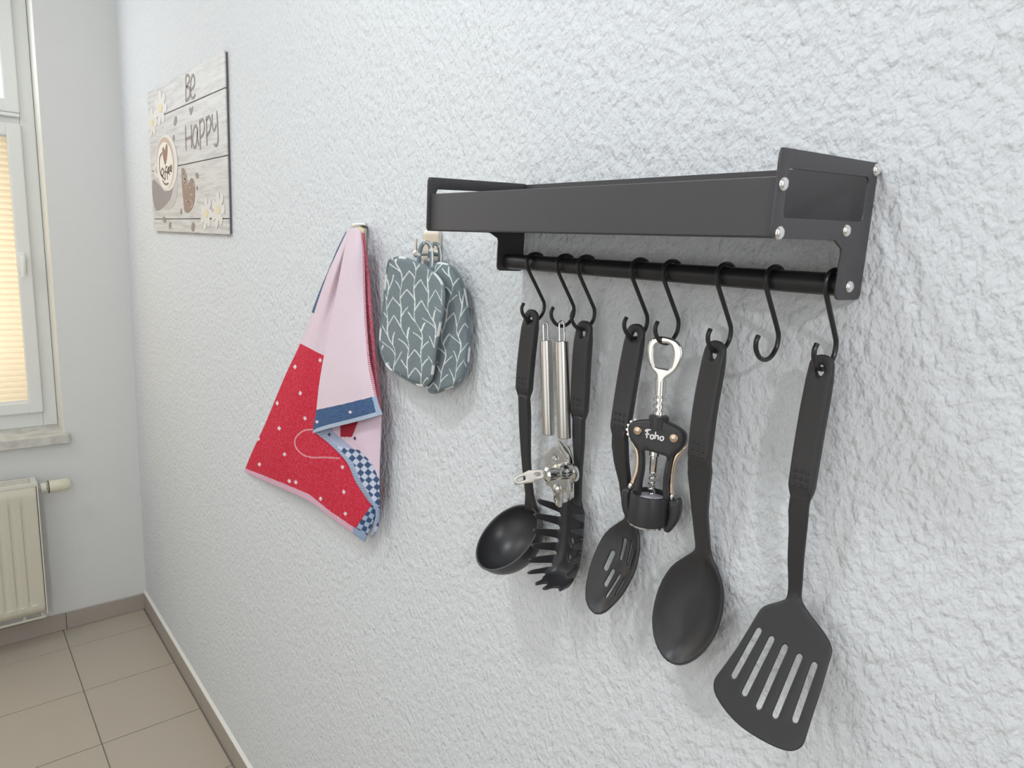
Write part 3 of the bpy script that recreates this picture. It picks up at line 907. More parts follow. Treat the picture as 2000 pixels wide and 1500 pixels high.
# wing key: flat plate that continues the axle
K = [(115, 368), (262, 292), (408, 284), (432, 365), (303, 412), (128, 437)]
dk = lambda px: .0585 + (432 - px) / 317 * .020
KP = [at(*S5(*p), dk(p[0])) for p in K]
e1 = (KP[0] - KP[3]).normalized(); nrm = e1.cross(KP[1] - KP[4]).normalized(); e2 = nrm.cross(e1)
O3 = KP[3]
to2 = lambda P: ((P - O3).dot(e1), (P - O3).dot(e2))
o = resample(roundpoly([to2(p) for p in KP], .001, 3), .002)
hq = []
for h in ([(150, 378), (228, 345), (236, 385), (158, 408)], [(322, 322), (380, 318), (384, 345), (330, 352)]):
    hq.append(resample(roundpoly([to2(at(*S5(*p), dk(p[0]))) for p in h], .0006, 2), .0015))
vs, fs = sheet(o, hq, lambda u, s: O3 + e1 * u + e2 * s, .0020, .004, .0005, .6)
mk('wing_key', vs, fs, M_steel, T, sharp=40)

# ------------------------------------------------------------------ corkscrew (hook 5)
YW = math.radians(20)
CO = V(-.4011, .0285, -.16)
CN = Vector((math.sin(YW), -math.cos(YW), 0)); CU = Vector((math.cos(YW), math.sin(YW), 0)); CZ = Vector((0, 0, 1))
C4 = lambda x, y: (1180 + x / 3.41, 620 + y / 3.41)


def c2(p, off=0.0):
    h = hitp(*C4(*p), CO + CN * off, CN) - CO - CN * off
    return (h.dot(CU), h.z)


def c3(p, off=0.0):
    u, z = c2(p, off); return CO + CU * u + CZ * z + CN * off


def cplate(name, px, off, t, m, parent, holes=(), sm=True, edge=.001, step=.004, rim=.45, n=3):
    o = [c2(p, off) for p in px]; o = resample(cat_closed(o, n) if sm else roundpoly(o, .0008, 3), .002)
    hs = [resample(cat_closed([c2(p, off) for p in h], 3), .002) for h in holes]
    vs, fs = sheet(o, hs, lambda u, s: CO + CU * u + CZ * s + CN * off, t, step, edge, rim)
    return mk(name, vs, fs, m, parent, sharp=55)


T = thing('corkscrew', CO + Vector((0, 0, -.10)), 'black and chrome winged corkscrew with a bottle opener head', 'corkscrew')
cplate('opener_head', [(352, 128), (385, 124), (440, 135), (490, 158), (522, 195), (530, 235), (520, 285), (495, 335), (465, 370), (430, 395), (412, 408), (402, 450), (395, 520), (350, 522), (345, 470), (352, 385), (322, 345), (300, 290), (292, 230), (298, 175), (320, 142)], 0.001, .0060, M_chrome, T,
       [[(348, 185), (375, 172), (430, 174), (455, 195), (464, 240), (458, 295), (438, 340), (392, 336), (348, 325), (337, 275), (338, 225)]], edge=.0022)
cA = c3((375, 505)); cB = c3((368, 660))
ax = (cB - cA).normalized(); L = (cB - cA).length
MB().lathe(cA, ax, [(0, -.012), (.0052, -.012), (.0052, .002), (.0035, .003), (.0035, L + .004), (0, L + .004)], 20).obj('rack_shaft', M_chrome, T)
for k in range(3):
    cc = cA + ax * (.0055 + k * .0066)
    MB().lathe(cc, ax, [(.003, -.0020), (.0062, -.0014), (.0062, .0014), (.003, .0020)], 20).obj('rack_tooth', M_chrome, T)
body = cplate('body_frame', [(165, 745), (172, 710), (195, 690), (240, 682), (300, 678), (345, 668), (385, 668), (425, 695), (475, 718), (520, 745), (545, 775), (550, 815), (538, 850), (505, 890), (462, 915), (445, 960), (432, 1040), (427, 1120), (430, 1200), (424, 1230), (405, 1228), (396, 1180), (396, 1100), (400, 1040), (412, 975), (422, 930), (400, 915), (345, 898), (285, 882), (268, 890), (270, 940), (268, 1020), (255, 1090), (246, 1160), (236, 1215), (205, 1215), (190, 1190), (205, 1120), (228, 1040), (238, 960), (235, 890), (215, 850), (180, 810)], .002, .0100, M_nylon, T,
              edge=.0024)
MB().lathe(c3((367, 655)), (0, 0, -1), [(0, 0), (.0085, 0), (.0095, .001), (.0095, .012), (0, .012)], 24).obj('neck_collar', M_nylon, T)
bc = c3((304, 1178), .002)
MB().lathe(bc, (0, 0, -1), [(.0145, .012), (.0150, .0), (.0165, -.0015), (.0182, -.001), (.0190, .002), (.0192, .022), (.0188, .028), (.0165, .0285), (.0150, .028), (.0148, .013)], 48).obj('bell', M_nylon, T)
MB().lathe(bc, (0, 0, -1), [(0, .0030), (.0150, .0030), (.0150, .0120), (0, .0120)], 32).obj('bell_lining', M_whitedisc, T)
MB().lathe(bc, (0, 0, -1), [(.0172, .0283), (.0186, .0283), (.0186, .0300), (.0172, .0300)], 40).obj('bell_rim', M_chrome, T)
for p in ((225, 752), (465, 803)):
    MB().lathe(c3(p, .007), CN, [(.0047, 0), (.0046, .0008), (.0038, .0020), (.0020, .0027), (0, .0029)], 22).obj('pivot_rivet', M_gold, T)
    g = MB(); cg = c3(p, -.0022); N_ = 14
    prof = []
    for k in range(N_ * 4):
        a = 2 * PI * k / (N_ * 4); r = .0118 if k % 4 in (0, 1) else .0100
        prof.append((r * math.cos(a), r * math.sin(a)))
    vs = [cg + CU * x + CZ * z + CN * t for t in (-.002, .002) for x, z in prof]; m_ = len(prof)
    g.add(vs, [tuple(range(m_, 2 * m_)), tuple(reversed(range(m_)))] + [(k, (k + 1) % m_, m_ + (k + 1) % m_, m_ + k) for k in range(m_)])
    g.obj('lever_gear', M_chrome, T, smooth=False)
wa = c3((338, 885)); wb = c3((326, 1020)); ax = (wb - wa).normalized()
MB().lathe(wa, ax, [(0, -.004), (.0052, -.004), (.0052, .005), (.0040, .006), (.0040, (wb - wa).length), (.0028, (wb - wa).length + .002), (0, (wb - wa).length + .002)], 20).obj('worm_sleeve', M_chrome, T)
wc = c3((325, 1190)); hl_ = (wc - wb).length
MB().tube([wb + ax * (hl_ * k / 60) + (CU * math.cos(k * .5) + CN * math.sin(k * .5)) * .0028 for k in range(61)], [.0011] * 52 + [.0010 - .0001 * k for k in range(9)], 8).obj('worm', M_chrome, T)
cplate('lever', [(183, 815), (205, 840), (236, 880), (244, 950), (236, 1030), (214, 1090), (200, 1145), (165, 1138), (182, 1080), (203, 1020), (212, 950), (205, 880)], -.0035, .0060, M_gold, T, edge=.0018)
cplate('lever', [(556, 835), (545, 870), (505, 925), (478, 985), (466, 1060), (462, 1130), (464, 1210), (432, 1205), (434, 1110), (440, 1040), (452, 960), (470, 905), (520, 870)], -.0035, .0060, M_gold, T, edge=.0018)
cplate('lever_clip', [(175, 1092), (203, 1102), (188, 1146), (158, 1135)], -.003, .0085, M_chrome, T, sm=False)
cplate('lever_clip', [(440, 1165), (468, 1165), (468, 1218), (434, 1215)], -.003, .0085, M_chrome, T, sm=False)
cplate('lever_grip', [(135, 1138), (160, 1132), (186, 1150), (182, 1200), (184, 1260), (198, 1300), (215, 1322), (190, 1342), (160, 1330), (132, 1290), (120, 1230), (122, 1175)], -.002, .0105, M_nylon, T, edge=.003)
cplate('lever_grip', [(430, 1212), (465, 1216), (500, 1200), (514, 1222), (516, 1280), (500, 1345), (468, 1395), (432, 1430), (400, 1410), (412, 1375), (428, 1330), (432, 1270)], -.002, .0105, M_nylon, T, edge=.003)
# brand lettering painted on the body
g = MB()
ST = [[(282, 762), (276, 752), (292, 747), (312, 750)], [(292, 750), (286, 775), (284, 803)], [(274, 778), (290, 776), (303, 778)],
      [(318, 782), (309, 787), (309, 802), (317, 809), (327, 805), (330, 792), (325, 783), (317, 782)],
      [(344, 760), (341, 785), (338, 810)], [(339, 800), (347, 788), (357, 787), (361, 798), (359, 814)],
      [(384, 793), (374, 797), (373, 811), (380, 819), (391, 816), (396, 803), (391, 794), (383, 793)]]
for st in ST:
    pts = [c3(p, .0072) for p in cat_open(st, 5)]
    g.ribbon(pts, CN, .0013, .0003)
g.obj('lettering', M_text, body, smooth=False, label='white painted word Foho')

# ------------------------------------------------------------------ adhesive hooks
def plate_hook(px, label, arm):
    a = [at(*p, .0) for p in px]; x0_ = min(q.x for q in a); x1_ = max(q.x for q in a); z0_ = min(q.z for q in a); z1_ = max(q.z for q in a)
    t = thing('adhesive_hook', (0.5 * (x0_ + x1_), 0, z0_), label, 'hook', 'brushed metal adhesive wall hooks')
    o = resample(roundpoly([(x0_, z0_), (x1_, z0_), (x1_, z1_), (x0_, z1_)], .006, 5), .003)
    vs, fs = sheet(o, [], lambda u, s: Vector((u, -.0025, s)), .0034, .008, .0008, .6)
    mk('back_plate', vs, fs, M_nickel, t, sharp=40)
    arm(t); return t


def arm1(t):
    # broad strap that folds forward out of the top of the plate
    pa = at(705, 447, .012); m = MB()
    zc_ = at(705, 449, .018).z; xc_ = at(705, 445, .012).x - .002
    pts = [(xc_, -.003, zc_ + .004), (xc_, -.010, zc_ + .0075), (xc_, -.019, zc_ + .006), (xc_, -.024, zc_ - .000), (xc_, -.026, zc_ - .006), (xc_, -.026, zc_ - .012)]
    m.tube([Vector(p) for p in cat_open(pts, 4)], .0115, 12, ref=(1, 0, 0), ry=.0016)
    m.obj('hook_arm', M_nickel, t)


def arm2(t):
    m = MB(); p = at(846, 494, .004); q = at(821, 492, .030)
    q = Vector((p.x - .001, q.y, p.z - .002))
    m.tube([p + Vector((0, .001, 0)), p, (p + q) / 2, q], [.004, .004, .0038, .0036], 12)
    m.lathe(q, (0, -1, 0), [(0, -.003), (.0048, -.003), (.0056, 0), (.0048, .0035), (.002, .0050), (0, .0052)], 18)
    m.tube([q + Vector((0, -.0005, .001)), q + Vector((0, -.002, .009)), q + Vector((0, -.002, .020))], [.0026, .0022, .0020], 10)
    m.obj('hook_arm', M_nickel, t)


plate_hook([(691, 436), (718, 438), (718, 492)], 'brushed metal adhesive hook behind the red and pink towel', arm1)
plate_hook([(832, 450), (863, 452), (863, 519)], 'brushed metal adhesive hook with an upright pin holding the grey pot holders', arm2)

# ------------------------------------------------------------------ cloth helpers
Z5 = lambda x, y: (450 + x / 2.206, 400 + y / 2.206)


def grid_rows(rows, nu, nv, z):
    """rows: list of rows of (px,py,d) control points (same count). returns arrays U,V,px,py,d"""
    R = [np.array(cat_open(r, 8)) for r in rows]
    nu_ = np.linspace(0, len(R[0]) - 1, nu)
    R = [np.stack([np.interp(nu_, np.arange(len(r)), r[:, k]) for k in range(r.shape[1])], 1) for r in R]
    A = np.array(R)  # rows, nu, 3
    B = np.array(cat_open([a.reshape(-1) for a in A], 10))
    nv_ = np.linspace(0, len(B) - 1, nv)
    i0 = np.floor(nv_).astype(int); i1 = np.minimum(i0 + 1, len(B) - 1); t = (nv_ - i0)[:, None]
    C = B[i0] * (1 - t) + B[i1] * t
    return C.reshape(nv, nu, -1)


def at_np(px, py, d):
    c = np.stack([px - 1000.0, py - 750.0, np.full_like(px, F)], -1)
    R = np.array(RM); r = c @ R.T
    t = (-d - EYE.y) / r[..., 1]
    return r * t[..., None] + np.array(EYE)


def cloth_mesh(name, panels, m, parent, org, thick, label=None, cat=None, smooth=True):
    vs = []; fs = []; cs = []
    for (P, colf) in panels:
        nv, nu, _ = P.shape; n0 = sum(len(v) for v in vs)
        px, py = P[..., 0], P[..., 1]; zx, zy = 450 + px / 2.206, 400 + py / 2.206
        W = at_np(zx, zy, P[..., 2]).reshape(-1, 3)
        vs.append(W); cs.append(colf(px, py).reshape(-1, 3))
        i = np.arange(nv - 1)[:, None] * nu + np.arange(nu - 1)[None]; i = i.ravel() + n0
        fs.append(np.stack([i, i + nu, i + nu + 1, i + 1], 1))
    vs = np.concatenate(vs) - np.array(org); fs = np.concatenate(fs); cs = np.concatenate(cs)
    me = bpy.data.meshes.new(name); me.from_pydata(vs.tolist(), [], fs.tolist()); me.update()
    ca = me.color_attributes.new('Col', 'FLOAT_COLOR', 'POINT')
    ca.data.foreach_set('color', np.concatenate([cs, np.ones((len(cs), 1))], 1).ravel())
    me.materials.append(m)
    o = fin(name, me, parent, Vector(org), smooth, None, label, cat, None, 0)
    if thick:
        s_ = o.modifiers.new('thickness', 'SOLIDIFY'); s_.thickness = thick; s_.offset = 0
    return o


def polyside(px, py, line):
    """y distance below a polyline given as x-sorted points"""
    L = np.array(line, float); return py - np.interp(px, L[:, 0], L[:, 1])


def dline(px, py, pts):
    P = np.array(pts, float); best = np.full(px.shape, 1e9)
    for a, b in zip(P, P[1:]):
        ab = b - a; t = np.clip(((px - a[0]) * ab[0] + (py - a[1]) * ab[1]) / (ab @ ab), 0, 1)
        best = np.minimum(best, np.hypot(px - a[0] - t * ab[0], py - a[1] - t * ab[1]))
    return best


def lin(c): return np.array([((v / 255) / 12.92 if v / 255 <= .04045 else ((v / 255 + .055) / 1.055) ** 2.4) for v in c])


PINK, PINK2, RED, NAVY, GREYB, WHT = lin((235, 218, 229)), lin((218, 182, 196)), lin((208, 48, 70)), lin((62, 88, 128)), lin((170, 188, 212)), lin((238, 225, 232))


def mixc(a, b, t): return a * (1 - t[..., None]) + b * t[..., None]


def base(px, c): return np.broadcast_to(c, px.shape + (3,)).copy()


def nz(px, sc, seed=0):
    r = np.random.default_rng(seed).random(px.shape); return r


DOTS = [(388, 670), (280, 698), (303, 812), (203, 855), (323, 920), (212, 963), (122, 1008), (235, 1075), (126, 1118), (283, 1195), (490, 1237), (485, 1130), (390, 1266), (497, 1330), (255, 1300 - 110)]
HEM_A = [(40, 1138), (130, 1172), (230, 1212), (340, 1258), (430, 1330), (520, 1392), (600, 1440)]


def col_a(px, py):
    n = nz(px, 1, 1)
    c = mixc(base(px, PINK), PINK2, np.clip(n * .7 - .3 + .10 * (px < 440), 0, 1))
    red = polyside(px, py, [(280, 585), (305, 600), (405, 650), (540, 700)]) > 0
    cr = mixc(base(px, RED), lin((226, 96, 112)), np.clip(n * 1.5 - .75, 0, 1))
    c[red] = cr[red]
    for (x, y) in DOTS:
        k = (abs(px - x) + abs(py - y) * .8) < 8; c[k] = WHT
    k = dline(px, py, cat_open([(362, 968), (320, 972), (285, 1000), (280, 1035), (305, 1070), (350, 1088), (410, 1088), (470, 1092)], 4)) < 2.6
    c[k] = lin((228, 170, 180))
    ck = (polyside(px, py, HEM_A) < -14) & ((px - 605) * (1400 - 1300) - (py - 1300) * (535 - 605) > 0) & (py > 1240)
    a = (px * .88 + py * .47) / 21; b = (-px * .47 + py * .88) / 21
    chk = ((np.floor(a) + np.floor(b)) % 2) == 0
    c[ck & chk] = NAVY; c[ck & ~chk] = GREYB
    hem = (polyside(px, py, HEM_A) > -12) & (py > 1100)
    c[hem] = mixc(base(px, lin((216, 168, 188))), lin((236, 205, 220)), (np.sin(px * .9) > 0) * .6)[hem]
    h2 = hem & (px > 530); c[h2] = lin((150, 172, 200))
    return c


def col_b(px, py):
    n = nz(px, 1, 2)
    mott = .5 + .5 * np.sin(px * .035 + np.sin(py * .013) * 2) * np.sin(py * .022)
    c = mixc(base(px, PINK), PINK2, np.clip(n * .4 - .22 + mott * .10, 0, 1))
    e = polyside(px, py, [(360, 886), (380, 882), (490, 858), (620, 826), (660, 818)])
    band = e > 0
    cb = mixc(base(px, NAVY), lin((120, 148, 190)), np.clip(n * 1.2 - .5, 0, 1)); c[band] = cb[band]
    f = polyside(px, py, [(350, 978), (375, 962), (430, 945), (530, 920), (640, 890), (660, 884)])
    c[f > 0] = mixc(base(px, GREYB), lin((205, 215, 228)), (np.sin(px * .7) > 0) * .7)[f > 0]
    rx = np.interp(py, [100, 220, 380, 510, 660, 740, 822, 905], [568, 578, 582, 588, 600, 612, 632, 655])
    k = (px > rx - 9) & (~band); c[k] = mixc(base(px, lin((205, 120, 138))), PINK, (np.sin(py * .7) > .2) * .7)[k]
    k = (px > rx - 22) & band; c[k] = GREYB
    for (x, y) in ((518, 893), (375, 935)):
        c[(abs(px - x) + abs(py - y)) < 8] = WHT
    return c


def col_c(px, py):
    c = base(px, lin((228, 206, 222)))
    lx = np.interp(py, [975, 1035, 1110, 1190, 1270, 1330, 1390], [358, 430, 505, 540, 590, 630, 600])
    c[(py < 1060) & (px < lx + 85)] = lin((176, 184, 212))
    k = (px > 475) & (px < 550 - (py - 940) * .4) & (py < 1000); c[k] = lin((176, 50, 70))
    a = (px * .75 + py * .66) / 23; b = (-px * .66 + py * .75) / 23
    chk = ((np.floor(a) + np.floor(b)) % 2) == 0
    zone = (px < lx + 105) & (py > 1040) & (py > 1035 + (px - lx) * .2)
    c[zone & ~chk] = lin((205, 212, 230)); c[zone & chk] = lin((70, 92, 130))
    hem = px < lx + 24; c[hem] = mixc(base(px, lin((150, 166, 196))), lin((190, 200, 220)), (np.sin(py * .6) > 0) * .6)[hem]
    for (x, y) in ((428, 990), (538, 1006)):
        c[(abs(px - x) + abs(py - y) * .7) < 7] = lin((80, 60, 90))
    return c


def dz_rows(rows, ds): return [[(p[0], p[1], d) for p, d in zip(r, (ds if not isinstance(ds[0], (list, tuple)) else ds[i]))] for i, r in enumerate(rows)]


A_rows = [[(506, 112), (518, 110), (528, 108), (540, 108), (552, 110), (560, 116)],
          [(462, 205), (482, 205), (503, 205), (525, 205), (548, 205), (566, 208)],
          [(415, 310), (445, 312), (475, 315), (510, 318), (545, 320), (570, 330)],
          [(355, 465), (395, 475), (435, 485), (480, 492), (530, 500), (575, 520)],
          [(302, 600), (345, 622), (405, 652), (470, 670), (530, 680), (590, 690)],
          [(236, 740), (300, 765), (370, 800), (450, 830), (540, 850), (610, 880)],
          [(155, 935), (240, 960), (330, 1000), (420, 1030), (520, 1070), (600, 1120)],
          [(95, 1065), (190, 1100), (310, 1160), (430, 1220), (550, 1270), (634, 1290)],
          [(60, 1150), (190, 1208), (340, 1276), (440, 1352), (520, 1408), (580, 1450)]]
dA0 = [[.026, .027, .028, .028, .027, .026], [.024, .029, .024, .030, .024, .022], [.021, .030, .022, .030, .024, .020], [.018, .030, .023, .029, .024, .018],
      [.016, .030, .024, .028, .024, .018], [.014, .028, .026, .026, .026, .018], [.013, .026, .026, .032, .024, .018], [.012, .022, .028, .030, .024, .020], [.012, .020, .030, .026, .024, .022]]
dA = [[.024 + (v - .024) * 1.45 + .0030 * math.sin(i * .8 + j * 2.1) * (i > 2) for j, v in enumerate(r)] for i, r in enumerate(dA0)]
B_rows = [[(510, 112), (528, 104), (548, 106), (566, 118)], [(488, 220), (515, 212), (545, 214), (577, 222)], [(460, 370), (500, 370), (540, 372), (582, 382)],
          [(438, 485), (490, 490), (540, 495), (588, 510)], [(406, 645), (470, 650), (540, 655), (600, 660)], [(384, 775), (460, 775), (545, 760), (616, 740)],
          [(372, 885), (450, 865), (545, 845), (630, 822)], [(362, 940), (440, 925), (545, 900), (642, 868)], [(356, 984), (430, 962), (540, 935), (656, 903)]]
dB = [[.034, .037, .038, .034], [.034, .042, .042, .032], [.036, .045, .042, .032], [.038, .047, .043, .034], [.040, .049, .046, .036], [.040, .050, .047, .036], [.040, .049, .046, .036], [.040, .049, .046, .036], [.039, .048, .045, .036]]
C_rows = [[(358, 975), (450, 950), (550, 925), (650, 895)], [(430, 1032), (500, 1015), (570, 1010), (648, 1000)], [(502, 1108), (545, 1105), (590, 1100), (644, 1098)],
          [(540, 1190), (572, 1190), (605, 1190), (642, 1195)], [(590, 1268), (608, 1272), (625, 1280), (642, 1290)], [(628, 1325), (632, 1335), (638, 1340), (643, 1335)], [(604, 1432), (616, 1420), (628, 1405), (636, 1385)]]
dC = [[.036, .030, .030, .030], [.035, .030, .034, .026], [.035, .032, .034, .026], [.034, .036, .034, .026], [.033, .036, .032, .026], [.031, .032, .030, .027], [.027, .029, .028, .026]]
D_rows = [[(556, 118), (570, 122), (578, 130)], [(566, 250), (582, 250), (594, 256)], [(574, 400), (596, 400), (607, 405)], [(588, 600), (610, 600), (622, 605)], [(610, 800), (632, 800), (643, 810)], [(625, 900), (645, 910), (652, 915)]]
dD = [[.027, .026, .022]] * 6
E_rows = [[(500, 115), (512, 114), (524, 114)], [(464, 185), (478, 192), (492, 200)], [(424, 280), (438, 288), (450, 296)], [(384, 375), (396, 384), (408, 392)], [(352, 462), (362, 468), (372, 474)]]
dE = [[.020, .020, .022]] * 5
tow = thing('kitchen_towel', at(*Z5(560, 1450), .03), 'red and pink woven kitchen towel hanging from a metal hook', 'towel')
oT = tuple(ORG[tow])
cloth_mesh('woven_cloth', [(grid_rows(dz_rows(A_rows, dA), 230, 460, Z5), col_a), (grid_rows(dz_rows(B_rows, dB), 150, 400, Z5), col_b), (grid_rows(dz_rows(C_rows, dC), 110, 190, Z5), col_c),
                           (grid_rows(dz_rows(D_rows, dD), 12, 200, Z5), lambda px, py: mixc(base(px, lin((196, 78, 96))), lin((226, 170, 185)), nz(px, 1, 3) * .6)),
                           (grid_rows(dz_rows(E_rows, dE), 12, 120, Z5), lambda px, py: mixc(base(px, lin((84, 104, 134))), lin((130, 148, 170)), nz(px, 1, 4) * .5))],
           M_cloth, tow, oT, .0016)

# ------------------------------------------------------------------ pot holders
MG, MW = lin((126, 138, 143)), lin((226, 232, 232))


def mitt_col(seed, sp=62, tilt=.0):
    def f(px, py):
        c = base(px, MG); X = px - (py - 500) * tilt; best = np.full(px.shape, 1e9)
        sc = sp
        Xw = X + 10 * np.sin(py / 47 + seed + X / 90) + 5 * np.sin(py / 23 + seed * 2 + X / 40)
        k = np.round(Xw / sc); dx = Xw - k * sc            # offset from nearest stem
        ph = (k * 37.7 + seed * 11) % 84
        best = abs(dx) / (.75 + .35 * np.sin(py / 31 + k * 2))
        for sgn, ofs in ((1, 0), (-1, 42)):
            # leaf veins: leave the stem and curve upwards
            side = dx * sgn
            Y = py + ph + ofs + 9 * np.sin(k * 2.1 + py / 60) + (1.9 + .35 * np.sin(k * 1.7 + seed)) * np.abs(dx) - .012 * dx * dx
            m = (Y % 84) - 42
            dd = np.abs(m) * .5
            w_ = 1 - .4 * np.abs(dx) / (sc / 2)
            best = np.minimum(best, np.where(side > 0, dd / np.maximum(w_, .3), 1e9))
        c[best < 2.5] = MW
        return c
    return f


def mitt(name, rows, dmid, bulge, label, seed, binding, tilt=0.0):
    """rows: (y, xl, xr, dl, dr) in enlarged photo coordinates"""
    R = np.array(cat_open(rows, 10)); nv, nu = 240, 130
    vi = np.linspace(0, len(R) - 1, nv); R = np.stack([np.interp(vi, np.arange(len(R)), R[:, k]) for k in range(R.shape[1])], 1)
    u = np.linspace(0, 1, nu)[None]; v = np.linspace(0, 1, nv)[:, None]
    px = R[:, 1:2] * (1 - u) + R[:, 2:3] * u; py = R[:, 0:1] + R[:, 5:6] * (u - .5) + R[:, 6:7] * (4 * (u - .5) ** 2 - 1)
    dd = R[:, 3:4] * (1 - u) + R[:, 4:5] * u
    prof = (1 - np.abs(2 * u - 1) ** 3) * (1 - np.abs(2 * v - 1) ** 6)
    quilt = .0009 * np.sin(px / 14 + py / 40) * prof
    front = np.stack([px, py, dd + bulge * np.sqrt(np.maximum(prof, 0)) + quilt], -1)
    back = np.stack([px, py, dd - bulge * .45 * np.sqrt(np.maximum(prof, 0))], -1)
    pc = at(*Z5(px.mean(), py.max()), dmid)
    t = thing(name, pc, label, 'pot holder', 'grey patterned pot holders')
    cf = mitt_col(seed, tilt=tilt)
    cloth_mesh('padded_body', [(front, cf), (back[:, ::-1], cf)], M_mitt, t, tuple(pc), 0)
    # rim binding
    ring = [front[i, 0] for i in range(0, nv, 4)] + [front[-1, j] for j in range(0, nu, 6)] + [front[i, -1] for i in range(nv - 1, -1, -4)] + [front[0, j] for j in range(nu - 1, -1, -6)]
    pts = [at(*Z5(p[0], p[1]), p[2]) for p in ring]
    q = []
    for p in pts:
        if not q or (p - q[-1]).length > .0025: q.append(p)
    if (q[0] - q[-1]).length < .0025: q.pop()
    m = MB().tube(q, .0026, 8, closed=True)
    ob = m.obj('binding', M_mitt, t, sharp=0)
    n = len(ob.data.vertices); co = np.empty(n * 3); ob.data.vertices.foreach_get('co', co)
    idx = np.arange(n) // 8
    on = (np.sin(idx * .37 + seed) > .62)
    cc = np.where(on[:, None], MW, MG); ca = ob.data.color_attributes.new('Col', 'FLOAT_COLOR', 'POINT')
    ca.data.foreach_set('color', np.concatenate([cc, np.ones((n, 1))], 1).ravel())
    return t


def loop(t, pts, w, seed):
    q = [at(*Z5(p[0], p[1]), p[2]) for p in cat_open(pts, 6)]
    ob = MB().tube(q, w, 10, ref=(1, 0, 0), ry=.0021).obj('hanging_loop', M_mitt, t, sharp=0)
    n = len(ob.data.vertices); k = np.arange(n) % 10; on = (k == 1) | (k == 6) | ((np.arange(n) // 10 + seed) % 9 == 0)
    cc = np.where(on[:, None], MW, MG); ca = ob.data.color_attributes.new('Col', 'FLOAT_COLOR', 'POINT')
    ca.data.foreach_set('color', np.concatenate([cc, np.ones((n, 1))], 1).ravel())


# y, xl, xr, dl, dr, slant, crown
t2 = mitt('pot_holder', [(262, 880, 945, .030, .022, 6, 6), (285, 850, 972, .032, .020, 12, 8), (340, 850, 1000, .034, .018, 14, 6), (450, 860, 1020, .034, .016, 14, 0), (560, 866, 1027, .034, .015, 14, 0), (660, 860, 1022, .034, .015, 10, 0),
                         (735, 850, 1008, .032, .016, 0, 0), (775, 850, 975, .031, .020, -12, -8), (797, 862, 925, .030, .024, -14, -8)], .02, .009, 'rear grey pot holder with white leaf veins, the one on the right of the pair', 5, 0, -.10)
t1 = mitt('pot_holder', [(236, 705, 770, .032, .036, 6, 6), (262, 684, 850, .028, .042, 26, 6), (330, 674, 912, .026, .046, 30, 10), (430, 664, 916, .024, .048, 20, 4), (530, 652, 898, .023, .048, 14, 0), (610, 648, 884, .023, .048, 14, 0),
                         (680, 664, 874, .024, .046, 26, -10), (730, 700, 864, .027, .044, 34, -10), (768, 782, 842, .032, .040, 14, -6)], .03, .008, 'front grey pot holder with white leaf veins, the one on the left of the pair', 2, 0, .10)
loop(t1, [(815, 292, .034), (812, 230, .036), (822, 180, .036), (842, 162, .033), (862, 180, .030), (868, 235, .031), (862, 290, .035)], .0045, 1)
loop(t2, [(850, 290, .024), (858, 225, .024), (868, 180, .023), (884, 166, .020), (900, 185, .016), (905, 235, .016), (900, 285, .018)], .0042, 4)

# ------------------------------------------------------------------ wall sign
SD = .009
SX0, SX1, SZ0, SZ1 = -2.376, -1.678, 1.45 + .002, 1.45 + .404
quadz = [(107, 329), (640, 100), (722, 1388), (182, 1318)]
A_ = []; b_ = []
for (x, y), (u, v) in zip(quadz, ((0, 0), (1, 0), (1, 1), (0, 1))):
    A_.append([x, y, 1, 0, 0, 0, -u * x, -u * y]); b_.append(u); A_.append([0, 0, 0, x, y, 1, -v * x, -v * y]); b_.append(v)
Hh = np.append(np.linalg.solve(np.array(A_, float), np.array(b_, float)), 1).reshape(3, 3)


def sg(p, off=0.0):
    q = Hh @ np.array([p[0], p[1], 1.0]); u, v = q[0] / q[2], q[1] / q[2]
    return Vector((SX0 + (SX1 - SX0) * u, -(SD + off), SZ1 - (SZ1 - SZ0) * v))


sign = thing('wall_sign', (SX0 / 2 + SX1 / 2, 0, SZ0), 'whitewashed wooden sign reading Be Happy with a coffee cup', 'wall sign')
MB().box((SX0 + .004, -.0062, SZ0 + .004), (SX1 - .004, -.0005, SZ1 - .004)).obj('backing_board', mat('sign_backing', (.16, .15, .15), .8), sign, smooth=False)


def wood_mat():
    m = bpy.data.materials.new('whitewashed_wood'); m.use_nodes = True; nt = m.node_tree; b = nt.nodes['Principled BSDF']; b.inputs['Roughness'].default_value = .5
    g = nt.nodes.new('ShaderNodeNewGeometry'); mp = nt.nodes.new('ShaderNodeMapping'); mp.inputs['Scale'].default_value = (2.2, 1, 28)
    n = nt.nodes.new('ShaderNodeTexNoise'); n.inputs['Scale'].default_value = 3.2; n.inputs['Detail'].default_value = 8; n.inputs['Roughness'].default_value = .7
    r = nt.nodes.new('ShaderNodeValToRGB'); r.color_ramp.elements[0].position = .30; r.color_ramp.elements[1].position = .56
    r.color_ramp.elements[0].color = (.42, .41, .40, 1); r.color_ramp.elements[1].color = (.66, .655, .64, 1)
    nt.links.new(g.outputs['Position'], mp.inputs['Vector']); nt.links.new(mp.outputs['Vector'], n.inputs['Vector']); nt.links.new(n.outputs['Fac'], r.inputs['Fac']); nt.links.new(r.outputs['Color'], b.inputs['Base Color'])
    return m


